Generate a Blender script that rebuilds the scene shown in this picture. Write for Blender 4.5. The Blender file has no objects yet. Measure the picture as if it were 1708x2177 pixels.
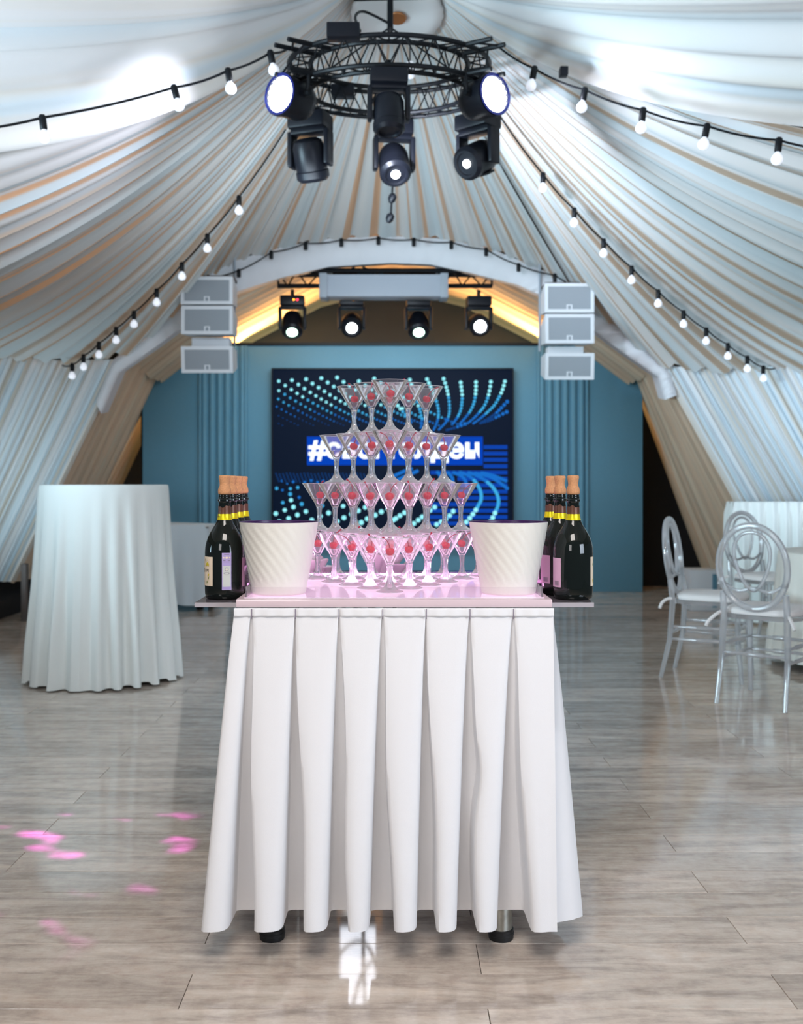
import bpy, bmesh, math, random
from mathutils import Vector, Matrix, Euler
R = math.radians
PI = math.pi
rnd = random.Random(7)
sc = bpy.context.scene
COL = sc.collection

# ------------------------------------------------------------------ camera
F = 2200.0                      # focal length in pixels of the 1708 x 2177 frame
CX, CY, CZ = 835.0, 1030.0, 1.1
cd = bpy.data.cameras.new('camera')
cam = bpy.data.objects.new('camera', cd)
COL.objects.link(cam)
cam.location = (0, 0, CZ)
cam.rotation_euler = (R(90), 0, 0)
cd.sensor_fit = 'VERTICAL'
cd.sensor_height = 36.0
cd.lens = F / 2177 * 36.0
cd.shift_x = (854 - CX) / 2177
cd.shift_y = -(1088.5 - CY) / 2177
cd.clip_start = 0.05
cd.dof.use_dof = True
cd.dof.focus_distance = 2.55
cd.dof.aperture_fstop = 4.5
sc.camera = cam


def W(px, py, Y):
    """the point at depth Y that the photograph shows at pixel px, py"""
    return Vector(((px - CX) / F * Y, Y, CZ - (py - CY) / F * Y))


# ------------------------------------------------------------------ world, exposure, lights
world = bpy.data.worlds.new('world')
sc.world = world
world.use_nodes = True
bg = world.node_tree.nodes['Background']
bg.inputs[0].default_value = (0.72, 0.86, 1.0, 1)
bg.inputs[1].default_value = 0.13
sc.view_settings.view_transform = 'Standard'
sc.view_settings.look = 'None'
sc.view_settings.gamma = 1
sc.view_settings.use_curve_mapping = False
sc.view_settings.exposure = 0.0
cy = sc.cycles
cy.max_bounces = 16
cy.diffuse_bounces = 3
cy.glossy_bounces = 5
cy.transmission_bounces = 14
cy.transparent_max_bounces = 40
cy.sample_clamp_indirect = 4.0
cy.blur_glossy = 0.3


def area(name, loc, target, size, power, col, size_y=None):
    l = bpy.data.lights.new(name, 'AREA')
    l.shape = 'RECTANGLE'
    l.size = size
    l.size_y = size_y or size
    l.energy = power
    l.color = col
    o = bpy.data.objects.new(name, l)
    COL.objects.link(o)
    o.location = loc
    o.rotation_euler = (Vector(target) - Vector(loc)).to_track_quat('-Z', 'Y').to_euler()
    return o


def spot(name, loc, target, power, col, angle=60, blend=0.6, r=0.05):
    l = bpy.data.lights.new(name, 'SPOT')
    l.energy = power
    l.color = col
    l.spot_size = R(angle)
    l.spot_blend = blend
    l.shadow_soft_size = r
    o = bpy.data.objects.new(name, l)
    COL.objects.link(o)
    o.location = loc
    o.rotation_euler = (Vector(target) - Vector(loc)).to_track_quat('-Z', 'Y').to_euler()
    return o


# daylight from the windows behind and beside the photographer, plus an added fill from the left
def spread(o, deg):
    o.data.spread = R(deg)
    return o


spread(area('window_light_rear', (-1.9, -2.2, 2.1), (0, 3, 0.7), 1.3, 13.5, (1.0, 0.98, 0.98), 1.5), 110)
spread(area('window_light_right', (3.2, -0.4, 1.6), (0.3, 3.4, 0.6), 1.8, 30, (0.74, 0.85, 1.0), 1.5), 100)
spread(area('window_light_left', (-4.3, 2.6, 1.5), (2.2, 6.6, 2.6), 2.0, 54, (0.60, 0.85, 1.0), 1.2), 58)  # added cool fill aimed at the right drape
# added fills: overhead for the near floor, and one for the stage wall
area('near_floor_fill', (0.0, 0.4, 3.0), (0.0, 0.9, 0.0), 2.6, 148, (1.0, 0.93, 0.88), 1.2)
spread(area('stage_wall_fill', (0.0, 8.95, 2.80), (0.0, 10.6, 1.2), 2.4, 26, (0.62, 0.88, 1.0), 0.3), 120)
# added cool fills that brighten the swags, back drape and side curtains
spread(area('swag_fill_left', (-2.4, 2.9, 0.3), (-1.5, 4.2, 3.0), 1.2, 19, (0.72, 0.86, 1.0), 0.3), 75)
spread(area('swag_fill_right', (2.4, 2.9, 0.3), (1.5, 4.2, 3.0), 1.2, 4, (0.84, 0.86, 1.0), 0.3), 75)
spread(area('back_drape_fill', (-0.3, 5.3, 2.45), (0.0, 8.3, 3.1), 1.2, 13, (0.74, 0.88, 1.0), 0.4), 100)  # added fill for the back drape and arch
spread(area('curtain_fill_left', (-3.15, 7.2, 0.5), (-2.9, 8.5, 1.5), 0.8, 6, (0.70, 0.90, 1.0), 0.3), 120)
spread(area('curtain_fill_right', (3.3, 7.0, 1.0), (2.9, 8.5, 1.7), 0.8, 6, (0.72, 0.86, 1.0), 0.3), 120)
# warm lamps between the tent skin and the lining, and behind the stage wall
area('lining_lamp_left', (-2.7, 6.0, 3.55), (-1.9, 6.0, 2.6), 2.6, 16, (1.0, 0.50, 0.18), 0.5)
area('lining_lamp_back', (0.0, 8.0, 4.6), (0.0, 7.6, 3.2), 2.2, 8, (1.0, 0.52, 0.2), 0.8)
area('stage_lamp_left', (-1.15, 11.1, 2.44), (-1.5, 9.2, 2.95), 0.9, 62, (1.0, 0.54, 0.20), 0.25)
area('stage_lamp_right', (1.2, 11.1, 2.44), (1.5, 9.2, 2.95), 0.9, 62, (1.0, 0.54, 0.20), 0.25)


# ------------------------------------------------------------------ materials
def newmat(name):
    m = bpy.data.materials.new(name)
    m.use_nodes = True
    nt = m.node_tree
    return m, nt, nt.nodes, nt.links, nt.nodes['Principled BSDF']


def P(name, col, rough=0.5, metal=0.0, trans=0.0, ior=1.45, emit=None, es=0.0, coat=0.0, spec=0.5, sheen=0.0,
      noise=0.0, nscale=20.0, bump=0.0, bscale=200.0):
    m, nt, N, L, b = newmat(name)
    b.inputs['Base Color'].default_value = (*col, 1)
    b.inputs['Roughness'].default_value = rough
    b.inputs['Metallic'].default_value = metal
    b.inputs['Transmission Weight'].default_value = trans
    b.inputs['IOR'].default_value = ior
    b.inputs['Coat Weight'].default_value = coat
    b.inputs['Specular IOR Level'].default_value = spec
    b.inputs['Sheen Weight'].default_value = sheen
    if emit:
        b.inputs['Emission Color'].default_value = (*emit, 1)
        b.inputs['Emission Strength'].default_value = es
    if noise:
        t = N.new('ShaderNodeTexNoise')
        t.inputs['Scale'].default_value = nscale
        t.inputs['Detail'].default_value = 5
        tc = N.new('ShaderNodeTexCoord')
        L.new(tc.outputs['Object'], t.inputs['Vector'])
        mx = N.new('ShaderNodeMix')
        mx.data_type = 'RGBA'
        mx.inputs['A'].default_value = (*[c * (1 - noise) for c in col], 1)
        mx.inputs['B'].default_value = (*[min(1, c * (1 + noise)) for c in col], 1)
        L.new(t.outputs['Fac'], mx.inputs['Factor'])
        L.new(mx.outputs['Result'], b.inputs['Base Color'])
    if bump:
        t2 = N.new('ShaderNodeTexNoise')
        t2.inputs['Scale'].default_value = bscale
        t2.inputs['Detail'].default_value = 3
        tc2 = N.new('ShaderNodeTexCoord')
        L.new(tc2.outputs['Object'], t2.inputs['Vector'])
        bp = N.new('ShaderNodeBump')
        bp.inputs['Strength'].default_value = bump
        bp.inputs['Distance'].default_value = 0.002
        L.new(t2.outputs['Fac'], bp.inputs['Height'])
        L.new(bp.outputs['Normal'], b.inputs['Normal'])
    return m


def thin_glass(name, tint=(0.97, 0.97, 0.98), blend=0.22, gl=(1, 1, 1), haze=0.03):
    """clear thin-walled glass or acrylic: see-through with a Fresnel sheen and diffuse haze standing in for caught light"""
    m, nt, N, L, b = newmat(name)
    N.remove(b)
    out = N['Material Output']
    tr = N.new('ShaderNodeBsdfTransparent')
    tr.inputs[0].default_value = (*tint, 1)
    g = N.new('ShaderNodeBsdfGlossy')
    g.inputs['Color'].default_value = (*gl, 1)
    g.inputs['Roughness'].default_value = 0.03
    lw = N.new('ShaderNodeLayerWeight')
    lw.inputs['Blend'].default_value = blend
    mx = N.new('ShaderNodeMixShader')
    L.new(lw.outputs['Fresnel'], mx.inputs[0])
    L.new(tr.outputs[0], mx.inputs[1])
    L.new(g.outputs[0], mx.inputs[2])
    df = N.new('ShaderNodeBsdfTranslucent')
    df.inputs[0].default_value = (0.95, 0.93, 0.95, 1)
    d2 = N.new('ShaderNodeBsdfDiffuse')
    d2.inputs[0].default_value = (0.95, 0.93, 0.95, 1)
    dm = N.new('ShaderNodeMixShader')
    dm.inputs[0].default_value = 0.5
    L.new(df.outputs[0], dm.inputs[1])
    L.new(d2.outputs[0], dm.inputs[2])
    mx2 = N.new('ShaderNodeMixShader')
    mx2.inputs[0].default_value = haze
    L.new(mx.outputs[0], mx2.inputs[1])
    L.new(dm.outputs[0], mx2.inputs[2])
    L.new(mx2.outputs[0], out.inputs['Surface'])
    return m


def milky_glass(name, haze):
    """solid clear glass with diffuse haze mixed in to imitate light scattered inside"""
    m, nt, N, L, b = newmat(name)
    N.remove(b)
    g = N.new('ShaderNodeBsdfGlass')
    g.inputs['Color'].default_value = (1, 0.985, 0.995, 1)
    g.inputs['Roughness'].default_value = 0.0
    g.inputs['IOR'].default_value = 1.45
    d = N.new('ShaderNodeBsdfDiffuse')
    d.inputs[0].default_value = (0.95, 0.92, 0.95, 1)
    t = N.new('ShaderNodeBsdfTranslucent')
    t.inputs[0].default_value = (0.95, 0.92, 0.95, 1)
    a = N.new('ShaderNodeMixShader')
    L.new(d.outputs[0], a.inputs[1])
    L.new(t.outputs[0], a.inputs[2])
    tr = N.new('ShaderNodeBsdfTransparent')
    k = N.new('ShaderNodeMixShader')
    k.inputs[0].default_value = 0.25
    L.new(g.outputs[0], k.inputs[1])
    L.new(tr.outputs[0], k.inputs[2])
    x = N.new('ShaderNodeMixShader')
    x.inputs[0].default_value = haze
    L.new(k.outputs[0], x.inputs[1])
    L.new(a.outputs[0], x.inputs[2])
    L.new(x.outputs[0], N['Material Output'].inputs['Surface'])
    return m


def drape(name, col, thin, scale, tfac=(0.05, 0.55), lo=0.5, hi=0.62, cool=(0.86, 0.97, 1.03)):
    """lining cloth: sheer runs of single cloth (along the 'pleat' attribute) let light through, doubled folds do not; warm and cool light is also tinted into the colour"""
    m, nt, N, L, b = newmat(name)
    N.remove(b)
    out = N['Material Output']
    at = N.new('ShaderNodeAttribute')
    at.attribute_name = 'pleat'
    ns = N.new('ShaderNodeTexNoise')
    ns.noise_dimensions = '1D'
    ns.inputs['Scale'].default_value = scale
    ns.inputs['Detail'].default_value = 2
    L.new(at.outputs['Fac'], ns.inputs['W'])
    rp = N.new('ShaderNodeMapRange')
    rp.inputs['From Min'].default_value = lo
    rp.inputs['From Max'].default_value = hi
    L.new(ns.outputs['Fac'], rp.inputs['Value'])
    mc = N.new('ShaderNodeMix')
    mc.data_type = 'RGBA'
    mc.inputs['A'].default_value = (*col, 1)
    mc.inputs['B'].default_value = (*thin, 1)
    L.new(rp.outputs[0], mc.inputs['Factor'])
    n2 = N.new('ShaderNodeTexNoise')
    n2.noise_dimensions = '1D'
    n2.inputs['Scale'].default_value = scale * 0.55
    n2.inputs['Detail'].default_value = 1
    ad = N.new('ShaderNodeMath')
    ad.inputs[1].default_value = 7.3
    L.new(at.outputs['Fac'], ad.inputs[0])
    L.new(ad.outputs[0], n2.inputs['W'])
    r2 = N.new('ShaderNodeMapRange')
    r2.inputs['From Min'].default_value = 0.38
    r2.inputs['From Max'].default_value = 0.62
    L.new(n2.outputs['Fac'], r2.inputs['Value'])
    m3 = N.new('ShaderNodeMix')
    m3.data_type = 'RGBA'
    m3.inputs['A'].default_value = (*[c * k for c, k in zip(col, cool)], 1)
    m3.inputs['B'].default_value = (*col, 1)
    L.new(r2.outputs[0], m3.inputs['Factor'])
    L.new(m3.outputs['Result'], mc.inputs['A'])
    d = N.new('ShaderNodeBsdfDiffuse')
    t = N.new('ShaderNodeBsdfTranslucent')
    L.new(mc.outputs['Result'], d.inputs[0])
    L.new(mc.outputs['Result'], t.inputs[0])
    rf = N.new('ShaderNodeMapRange')
    rf.inputs['To Min'].default_value = tfac[0]
    rf.inputs['To Max'].default_value = tfac[1]
    L.new(rp.outputs[0], rf.inputs['Value'])
    mx = N.new('ShaderNodeMixShader')
    L.new(rf.outputs[0], mx.inputs[0])
    L.new(d.outputs[0], mx.inputs[1])
    L.new(t.outputs[0], mx.inputs[2])
    L.new(mx.outputs[0], out.inputs['Surface'])
    return m


PLANK_W, PLANK_L = 0.1545, 1.30
PLANK_Y0 = 2.4800


def floor_mat():
    m, nt, N, L, b = newmat('floor_planks')

    def math_(op, a, bb=None):
        n = N.new('ShaderNodeMath')
        n.operation = op
        for i, v in enumerate((a, bb)):
            if v is None:
                continue
            if isinstance(v, (int, float)):
                n.inputs[i].default_value = v
            else:
                L.new(v, n.inputs[i])
        return n.outputs[0]
    geo = N.new('ShaderNodeNewGeometry')
    sep = N.new('ShaderNodeSeparateXYZ')
    L.new(geo.outputs['Position'], sep.inputs[0])
    x, y = sep.outputs[0], sep.outputs[1]
    row = math_('FLOOR', math_('DIVIDE', math_('SUBTRACT', y, PLANK_Y0), PLANK_W))
    odd = math_('ABSOLUTE', math_('MODULO', row, 2.0))
    xo = math_('ADD', math_('SUBTRACT', x, 0.85), math_('MULTIPLY', odd, PLANK_L / 2))
    colm = math_('FLOOR', math_('DIVIDE', xo, PLANK_L))
    cmb = N.new('ShaderNodeCombineXYZ')
    L.new(colm, cmb.inputs[0])
    L.new(row, cmb.inputs[1])
    wn = N.new('ShaderNodeTexWhiteNoise')
    wn.noise_dimensions = '2D'
    L.new(cmb.outputs[0], wn.inputs['Vector'])
    # grain: noise stretched along the plank, shifted per plank
    off = N.new('ShaderNodeVectorMath')
    off.operation = 'MULTIPLY_ADD'
    L.new(wn.outputs['Color'], off.inputs[0])
    off.inputs[1].default_value = (17, 13, 9)
    L.new(geo.outputs['Position'], off.inputs[2])
    mp = N.new('ShaderNodeMapping')
    mp.inputs['Scale'].default_value = (2.2, 13.0, 1)
    L.new(off.outputs[0], mp.inputs['Vector'])
    n1 = N.new('ShaderNodeTexNoise')
    n1.inputs['Scale'].default_value = 1.3
    n1.inputs['Detail'].default_value = 9
    n1.inputs['Roughness'].default_value = 0.66
    n1.inputs['Distortion'].default_value = 0.6
    L.new(mp.outputs[0], n1.inputs['Vector'])
    cr = N.new('ShaderNodeValToRGB')
    cr.color_ramp.elements[0].position = 0.28
    cr.color_ramp.elements[0].color = (0.34, 0.280, 0.238, 1)
    cr.color_ramp.elements[1].position = 0.72
    cr.color_ramp.elements[1].color = (0.80, 0.69, 0.59, 1)
    e = cr.color_ramp.elements.new(0.5)
    e.color = (0.60, 0.505, 0.428, 1)
    L.new(n1.outputs['Fac'], cr.inputs[0])
    n2 = N.new('ShaderNodeTexNoise')
    n2.inputs['Scale'].default_value = 22
    n2.inputs['Detail'].default_value = 6
    n2.inputs['Roughness'].default_value = 0.7
    L.new(off.outputs[0], n2.inputs['Vector'])
    m2 = N.new('ShaderNodeMix')
    m2.data_type = 'RGBA'
    m2.blend_type = 'OVERLAY'
    m2.inputs['Factor'].default_value = 0.45
    L.new(cr.outputs[0], m2.inputs['A'])
    L.new(n2.outputs['Fac'], m2.inputs['B'])
    hv = N.new('ShaderNodeHueSaturation')
    L.new(m2.outputs['Result'], hv.inputs['Color'])
    vv = N.new('ShaderNodeMapRange')
    vv.inputs['To Min'].default_value = 0.86
    vv.inputs['To Max'].default_value = 1.14
    L.new(wn.outputs['Value'], vv.inputs['Value'])
    L.new(vv.outputs[0], hv.inputs['Value'])
    L.new(hv.outputs[0], b.inputs['Base Color'])
    rr = N.new('ShaderNodeMapRange')
    rr.inputs['To Min'].default_value = 0.05
    rr.inputs['To Max'].default_value = 0.13
    L.new(n1.outputs['Fac'], rr.inputs['Value'])
    L.new(rr.outputs[0], b.inputs['Roughness'])
    b.inputs['Specular IOR Level'].default_value = 0.95
    bp = N.new('ShaderNodeBump')
    bp.inputs['Strength'].default_value = 0.02
    bp.inputs['Distance'].default_value = 0.002
    L.new(n1.outputs['Fac'], bp.inputs['Height'])
    L.new(bp.outputs['Normal'], b.inputs['Normal'])
    return m


M = {}
M['floor'] = floor_mat()
M['joint'] = P('joint_dark', (0.05, 0.042, 0.036), 0.8)
M['cloth'] = P('white_cloth', (0.83, 0.825, 0.84), 0.85, sheen=0.15, bump=0.12, bscale=700)
M['tablecloth'] = P('tablecloth', (0.82, 0.86, 0.84), 0.85, sheen=0.15, bump=0.1, bscale=400)
M['cream_cloth'] = P('cream_cloth', (0.80, 0.77, 0.70), 0.85, sheen=0.1)
M['grey_cloth'] = P('pale_grey_cloth', (0.62, 0.68, 0.72), 0.85, bump=0.1, bscale=300)
M['drape'] = drape('lining_cloth', (0.64, 0.635, 0.615), (0.72, 0.58, 0.44), 46.0, (0.03, 0.50), 0.545, 0.63)  # tan stripes imitate warm backlight, the cool tint daylight
M['swag'] = drape('swag_cloth', (0.80, 0.80, 0.79), (0.80, 0.76, 0.68), 9.0, (0.03, 0.10), 0.50, 0.75)
M['curtain'] = drape('side_curtain_cloth', (0.76, 0.78, 0.79), (0.80, 0.76, 0.68), 30.0, (0.10, 0.35), 0.5, 0.65)
M['warm_drape'] = drape('stage_lining_cloth', (0.78, 0.615, 0.45), (0.80, 0.64, 0.48), 20.0, (0.1, 0.3), 0.45, 0.6)  # tan tint imitates the warm stage light on the cloth
M['arch'] = P('white_vinyl', (0.70, 0.71, 0.74), 0.6, noise=0.06, nscale=6, bump=0.25, bscale=25)
M['skin'] = P('tent_skin', (0.45, 0.43, 0.40), 0.8)
M['gable'] = P('gable_cloth', (0.045, 0.044, 0.047), 0.9, noise=0.1, nscale=4)
M['stage_wall'] = P('stage_wall_paint', (0.110, 0.265, 0.365), 0.55, noise=0.05, nscale=30)
M['dark'] = P('dark_void', (0.012, 0.011, 0.012), 0.9)
M['black'] = P('black_metal', (0.005, 0.006, 0.008), 0.45, spec=0.25)
M['black2'] = P('black_plastic', (0.006, 0.007, 0.011), 0.38, spec=0.28)
M['rubber'] = P('black_rubber', (0.012, 0.012, 0.013), 0.55)
M['steel'] = P('worn_steel', (0.42, 0.42, 0.38), 0.38, metal=0.85, noise=0.35, nscale=60)
M['greymetal'] = P('grey_metal', (0.34, 0.38, 0.43), 0.45, noise=0.04)
M['white_metal'] = P('white_metal', (0.72, 0.74, 0.77), 0.45)
M['pale_metal'] = P('pale_metal', (0.42, 0.46, 0.52), 0.45)
M['grille'] = P('speaker_grille', (0.30, 0.33, 0.36), 0.6, bump=0.5, bscale=900)
M['slab'] = P('frosted_acrylic', (0.74, 0.58, 0.62), 0.18, spec=0.6, coat=0.3)
M['panel'] = P('pink_light_panel', (0.74, 0.60, 0.70), 0.03, spec=1.0, emit=(1.0, 0.60, 0.90), es=0.50)
M['shelf'] = P('smoked_acrylic', (0.085, 0.075, 0.085), 0.12, spec=0.7, noise=0.3, nscale=90)
M['shelf_edge'] = P('acrylic_edge', (0.42, 0.39, 0.42), 0.3)
M['thin'] = thin_glass('bowl_glass', (0.995, 0.99, 0.995), 0.17, gl=(1.0, 0.97, 1.0), haze=0.055)  # tinted sheen and haze imitate pinkish light in the bowls
M['clear'] = thin_glass('clear_acrylic', (0.97, 0.96, 0.97), 0.2, haze=0.05)
M['glass'] = milky_glass('stem_glass', 0.13)
M['rim'] = thin_glass('rim_glass', (0.95, 0.95, 0.97), 0.5, haze=0.45)
M['acrylic'] = thin_glass('chair_acrylic', (0.95, 0.97, 0.98), 0.52, haze=0.26)
M['syrup'] = thin_glass('syrup', (1.0, 0.93, 0.95), 0.3, haze=0.04)
M['cherry'] = P('cherry_skin', (0.66, 0.004, 0.028), 0.12, spec=0.6, emit=(0.8, 0.02, 0.06), es=0.0)
M['cherry_stem'] = P('cherry_stem', (0.34, 0.012, 0.035), 0.4)
M['bottle'] = P('black_glass', (0.006, 0.009, 0.008), 0.03, spec=0.6)
M['cork'] = P('cork', (0.62, 0.30, 0.14), 0.8, noise=0.35, nscale=260, bump=0.6, bscale=500)
M['foil'] = P('brown_foil', (0.13, 0.055, 0.035), 0.35, metal=0.3)
M['gold'] = P('gold_band', (0.92, 0.72, 0.01), 0.28, metal=0.45, noise=0.2, nscale=90)
M['paper'] = P('cream_label', (0.82, 0.68, 0.52), 0.6)
M['lilac'] = P('lilac_label', (0.42, 0.34, 0.62), 0.35)
M['palestrip'] = P('pale_label', (0.58, 0.60, 0.56), 0.4)
M['pinkpaper'] = P('pink_label', (0.72, 0.42, 0.60), 0.6)
M['ink'] = P('ink', (0.03, 0.025, 0.03), 0.6)
M['inkgrey'] = P('grey_ink', (0.22, 0.18, 0.24), 0.6)
M['lemon'] = P('lemon_print', (0.62, 0.50, 0.03), 0.6)
M['leaf'] = P('leaf_print', (0.14, 0.20, 0.03), 0.6)
M['redink'] = P('red_print', (0.55, 0.06, 0.03), 0.6)
M['bucket'] = P('cream_bucket', (0.80, 0.775, 0.71), 0.42, bump=0.15, bscale=140)
M['bucket_in'] = P('bucket_lining', (0.05, 0.015, 0.09), 0.3)
M['napkin'] = P('napkin', (0.88, 0.80, 0.82), 0.8)
M['screen'] = P('screen_black', (0.003, 0.004, 0.008), 0.6, spec=0.08, emit=(0.002, 0.006, 0.018), es=1.0)
M['blue_block'] = P('screen_blue', (0, 0, 0), 0.6, spec=0.05, emit=(0.0, 0.055, 0.50), es=1.0)
M['blue_bar'] = P('screen_bar', (0, 0, 0), 0.6, spec=0.05, emit=(0.003, 0.055, 0.42), es=1.0)
M['text'] = P('screen_white', (0, 0, 0), 0.6, spec=0.05, emit=(0.85, 0.95, 1.0), es=1.5)
M['dot0'] = P('screen_dot_cyan', (0, 0, 0), 0.6, spec=0.05, emit=(0.30, 0.85, 0.95), es=1.15)
M['dot1'] = P('screen_dot_sky', (0, 0, 0), 0.6, spec=0.05, emit=(0.05, 0.42, 0.80), es=1.0)
M['dot2'] = P('screen_dot_blue', (0, 0, 0), 0.6, spec=0.05, emit=(0.010, 0.16, 0.60), es=1.0)
M['dot3'] = P('screen_dot_dim', (0, 0, 0), 0.6, spec=0.05, emit=(0.005, 0.055, 0.24), es=1.0)
M['bulb'] = P('bulb_glass', (0.86, 0.88, 0.95), 0.12, spec=0.6, emit=(0.85, 0.9, 1.0), es=0.55)
M['lens_hot'] = P('lens_hot', (1, 1, 1), 0.2, emit=(0.92, 0.97, 1.0), es=14)
M['lens_star'] = P('lens_bright', (1, 1, 1), 0.2, emit=(0.92, 0.97, 1.0), es=40)
M['lens_green'] = P('lens_greenish', (1, 1, 1), 0.2, emit=(0.62, 1.0, 0.80), es=5)
M['lens_blue'] = P('lens_rim_blue', (0.01, 0.015, 0.08), 0.2, emit=(0.02, 0.04, 0.8), es=0.18)
M['lens_off'] = P('lens_dark', (0.02, 0.022, 0.03), 0.05, spec=0.8)
M['led_red'] = P('led_red', (0.3, 0, 0), 0.3, emit=(1.0, 0.03, 0.08), es=4)
M['led_amber'] = P('led_amber', (0.3, 0.1, 0), 0.3, emit=(1.0, 0.35, 0.02), es=4)
M['pink_fill'] = P('pink_fill', (1, 0.6, 0.9), 0.4, emit=(1.0, 0.45, 0.90), es=16.0)  # glow of the added strips around the glasses
M['patch_glow'] = P('patch_glow', (1, 1, 1), 0.4, emit=(0.86, 0.90, 1.0), es=5.0)  # glow of the added light behind the floor reflection
M['copper'] = P('copper_plate', (0.42, 0.17, 0.06), 0.4, metal=0.5)
M['wood'] = P('table_board', (0.35, 0.27, 0.2), 0.6)
M['cushion'] = P('seat_pad', (0.80, 0.76, 0.74), 0.85)
M['cable'] = P('grey_cable', (0.10, 0.085, 0.08), 0.5)


# ------------------------------------------------------------------ geometry helpers
class G:
    def __init__(self):
        self.v, self.f, self.a = [], [], []

    def add(self, verts, faces, X=None, attr=None):
        b = len(self.v)
        for i, p in enumerate(verts):
            p = Vector(p)
            self.v.append(X @ p if X else p)
            self.a.append(attr[i] if attr else 0.0)
        for f in faces:
            self.f.append([b + i for i in f])
        return self

    def box(self, lo, hi, bev=0.0, X=None):
        if bev <= 0:
            (x0, y0, z0), (x1, y1, z1) = lo, hi
            vs = [(x0, y0, z0), (x1, y0, z0), (x1, y1, z0), (x0, y1, z0), (x0, y0, z1), (x1, y0, z1), (x1, y1, z1), (x0, y1, z1)]
            fs = [(0, 3, 2, 1), (4, 5, 6, 7), (0, 1, 5, 4), (1, 2, 6, 5), (2, 3, 7, 6), (3, 0, 4, 7)]
            return self.add(vs, fs, X)
        bm = bmesh.new()
        bmesh.ops.create_cube(bm, size=1)
        s = [hi[i] - lo[i] for i in range(3)]
        c = [(hi[i] + lo[i]) / 2 for i in range(3)]
        for v in bm.verts:
            v.co = Vector([v.co[i] * s[i] + c[i] for i in range(3)])
        bmesh.ops.bevel(bm, geom=bm.edges[:], offset=bev, segments=2, affect='EDGES', profile=0.6)
        bm.verts.index_update()
        self.add([v.co.copy() for v in bm.verts], [[v.index for v in f.verts] for f in bm.faces], X)
        bm.free()
        return self

    def tube(self, pts, r, n=8, closed=False, X=None):
        pts = [Vector(p) for p in pts]
        k = len(pts)
        rr = r if isinstance(r, (list, tuple)) else [r] * k
        vs, fs = [], []
        prev = None
        for i, p in enumerate(pts):
            if closed:
                t = pts[(i + 1) % k] - pts[i - 1]
            else:
                t = pts[min(i + 1, k - 1)] - pts[max(i - 1, 0)]
            t.normalize()
            if prev is None:
                u = t.orthogonal().normalized()
            else:
                u = (prev - t * prev.dot(t))
                u = u.normalized() if u.length > 1e-6 else t.orthogonal().normalized()
            prev = u
            w = t.cross(u)
            for j in range(n):
                a = 2 * PI * j / n
                vs.append(p + (u * math.cos(a) + w * math.sin(a)) * rr[i])
        m = k if closed else k - 1
        for i in range(m):
            for j in range(n):
                a, b = i * n + j, i * n + (j + 1) % n
                c, d = ((i + 1) % k) * n + (j + 1) % n, ((i + 1) % k) * n + j
                fs.append((a, b, c, d))
        if not closed:
            fs.append(tuple(range(n - 1, -1, -1)))
            fs.append(tuple(range((k - 1) * n, k * n)))
        return self.add(vs, fs, X)

    def lathe(self, prof, n=32, X=None, fn=None):
        """prof: list of (r, z); ends with r == 0 close to a pole"""
        vs, fs, rings = [], [], []
        for r, z in prof:
            if r < 1e-6:
                rings.append([len(vs)])
                vs.append((0, 0, z))
            else:
                ids = []
                for j in range(n):
                    a = 2 * PI * j / n
                    q = fn(r, z, a) if fn else r
                    ids.append(len(vs))
                    vs.append((q * math.cos(a), q * math.sin(a), z))
                rings.append(ids)
        for A, B in zip(rings, rings[1:]):
            if len(A) == 1 and len(B) == 1:
                continue
            for j in range(n):
                j2 = (j + 1) % n
                if len(A) == 1:
                    fs.append((A[0], B[j2], B[j]))
                elif len(B) == 1:
                    fs.append((A[j], A[j2], B[0]))
                else:
                    fs.append((A[j], A[j2], B[j2], B[j]))
        return self.add(vs, fs, X)

    def grid(self, fn, nu, nv, X=None, attr=None, closed=False):
        vs, at, fs = [], [], []
        for i in range(nu + 1):
            for j in range(nv + 1):
                u, v = i / nu, j / nv
                vs.append(fn(u, v))
                at.append(attr(u, v) if attr else 0.0)
        for i in range(nu):
            for j in range(nv):
                a = i * (nv + 1) + j
                fs.append((a, a + nv + 1, a + nv + 2, a + 1))
        return self.add(vs, fs, X, at)

    def disc(self, c, r, n=16, X=None, rx=None):
        c = Vector(c)
        vs = [c + Vector(((rx or r) * math.cos(2 * PI * i / n), 0, r * math.sin(2 * PI * i / n))) for i in range(n)]
        return self.add(vs, [tuple(range(n))], X)

    def build(self, name, mat, parent=None, origin=None, smooth=35, solid=0.0):
        me = bpy.data.meshes.new(name)
        o = Vector(origin) if origin is not None else Vector()
        me.from_pydata([p - o for p in self.v], [], self.f)
        if any(self.a):
            at = me.attributes.new('pleat', 'FLOAT', 'POINT')
            at.data.foreach_set('value', self.a)
        me.update()
        if smooth:
            me.shade_smooth()
            me.set_sharp_from_angle(angle=R(smooth))
        me.materials.append(M[mat] if isinstance(mat, str) else mat)
        ob = bpy.data.objects.new(name, me)
        COL.objects.link(ob)
        if parent is not None:
            ob.parent = parent
        elif origin is not None:
            ob.location = o
        if solid:
            md = ob.modifiers.new('thickness', 'SOLIDIFY')
            md.thickness = solid
            md.offset = 0
        return ob


def tag(o, label=None, cat=None, group=None, kind=None):
    if label:
        o['label'] = label
    if cat:
        o['category'] = cat
    if group:
        o['group'] = group
    if kind:
        o['kind'] = kind
    return o


def thing(name, label, cat, loc=(0, 0, 0), rz=0.0, group=None):
    o = bpy.data.objects.new(name, None)
    o.empty_display_size = 0.1
    COL.objects.link(o)
    o.location = loc
    o.rotation_euler = (0, 0, rz)
    return tag(o, label, cat, group)


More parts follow.
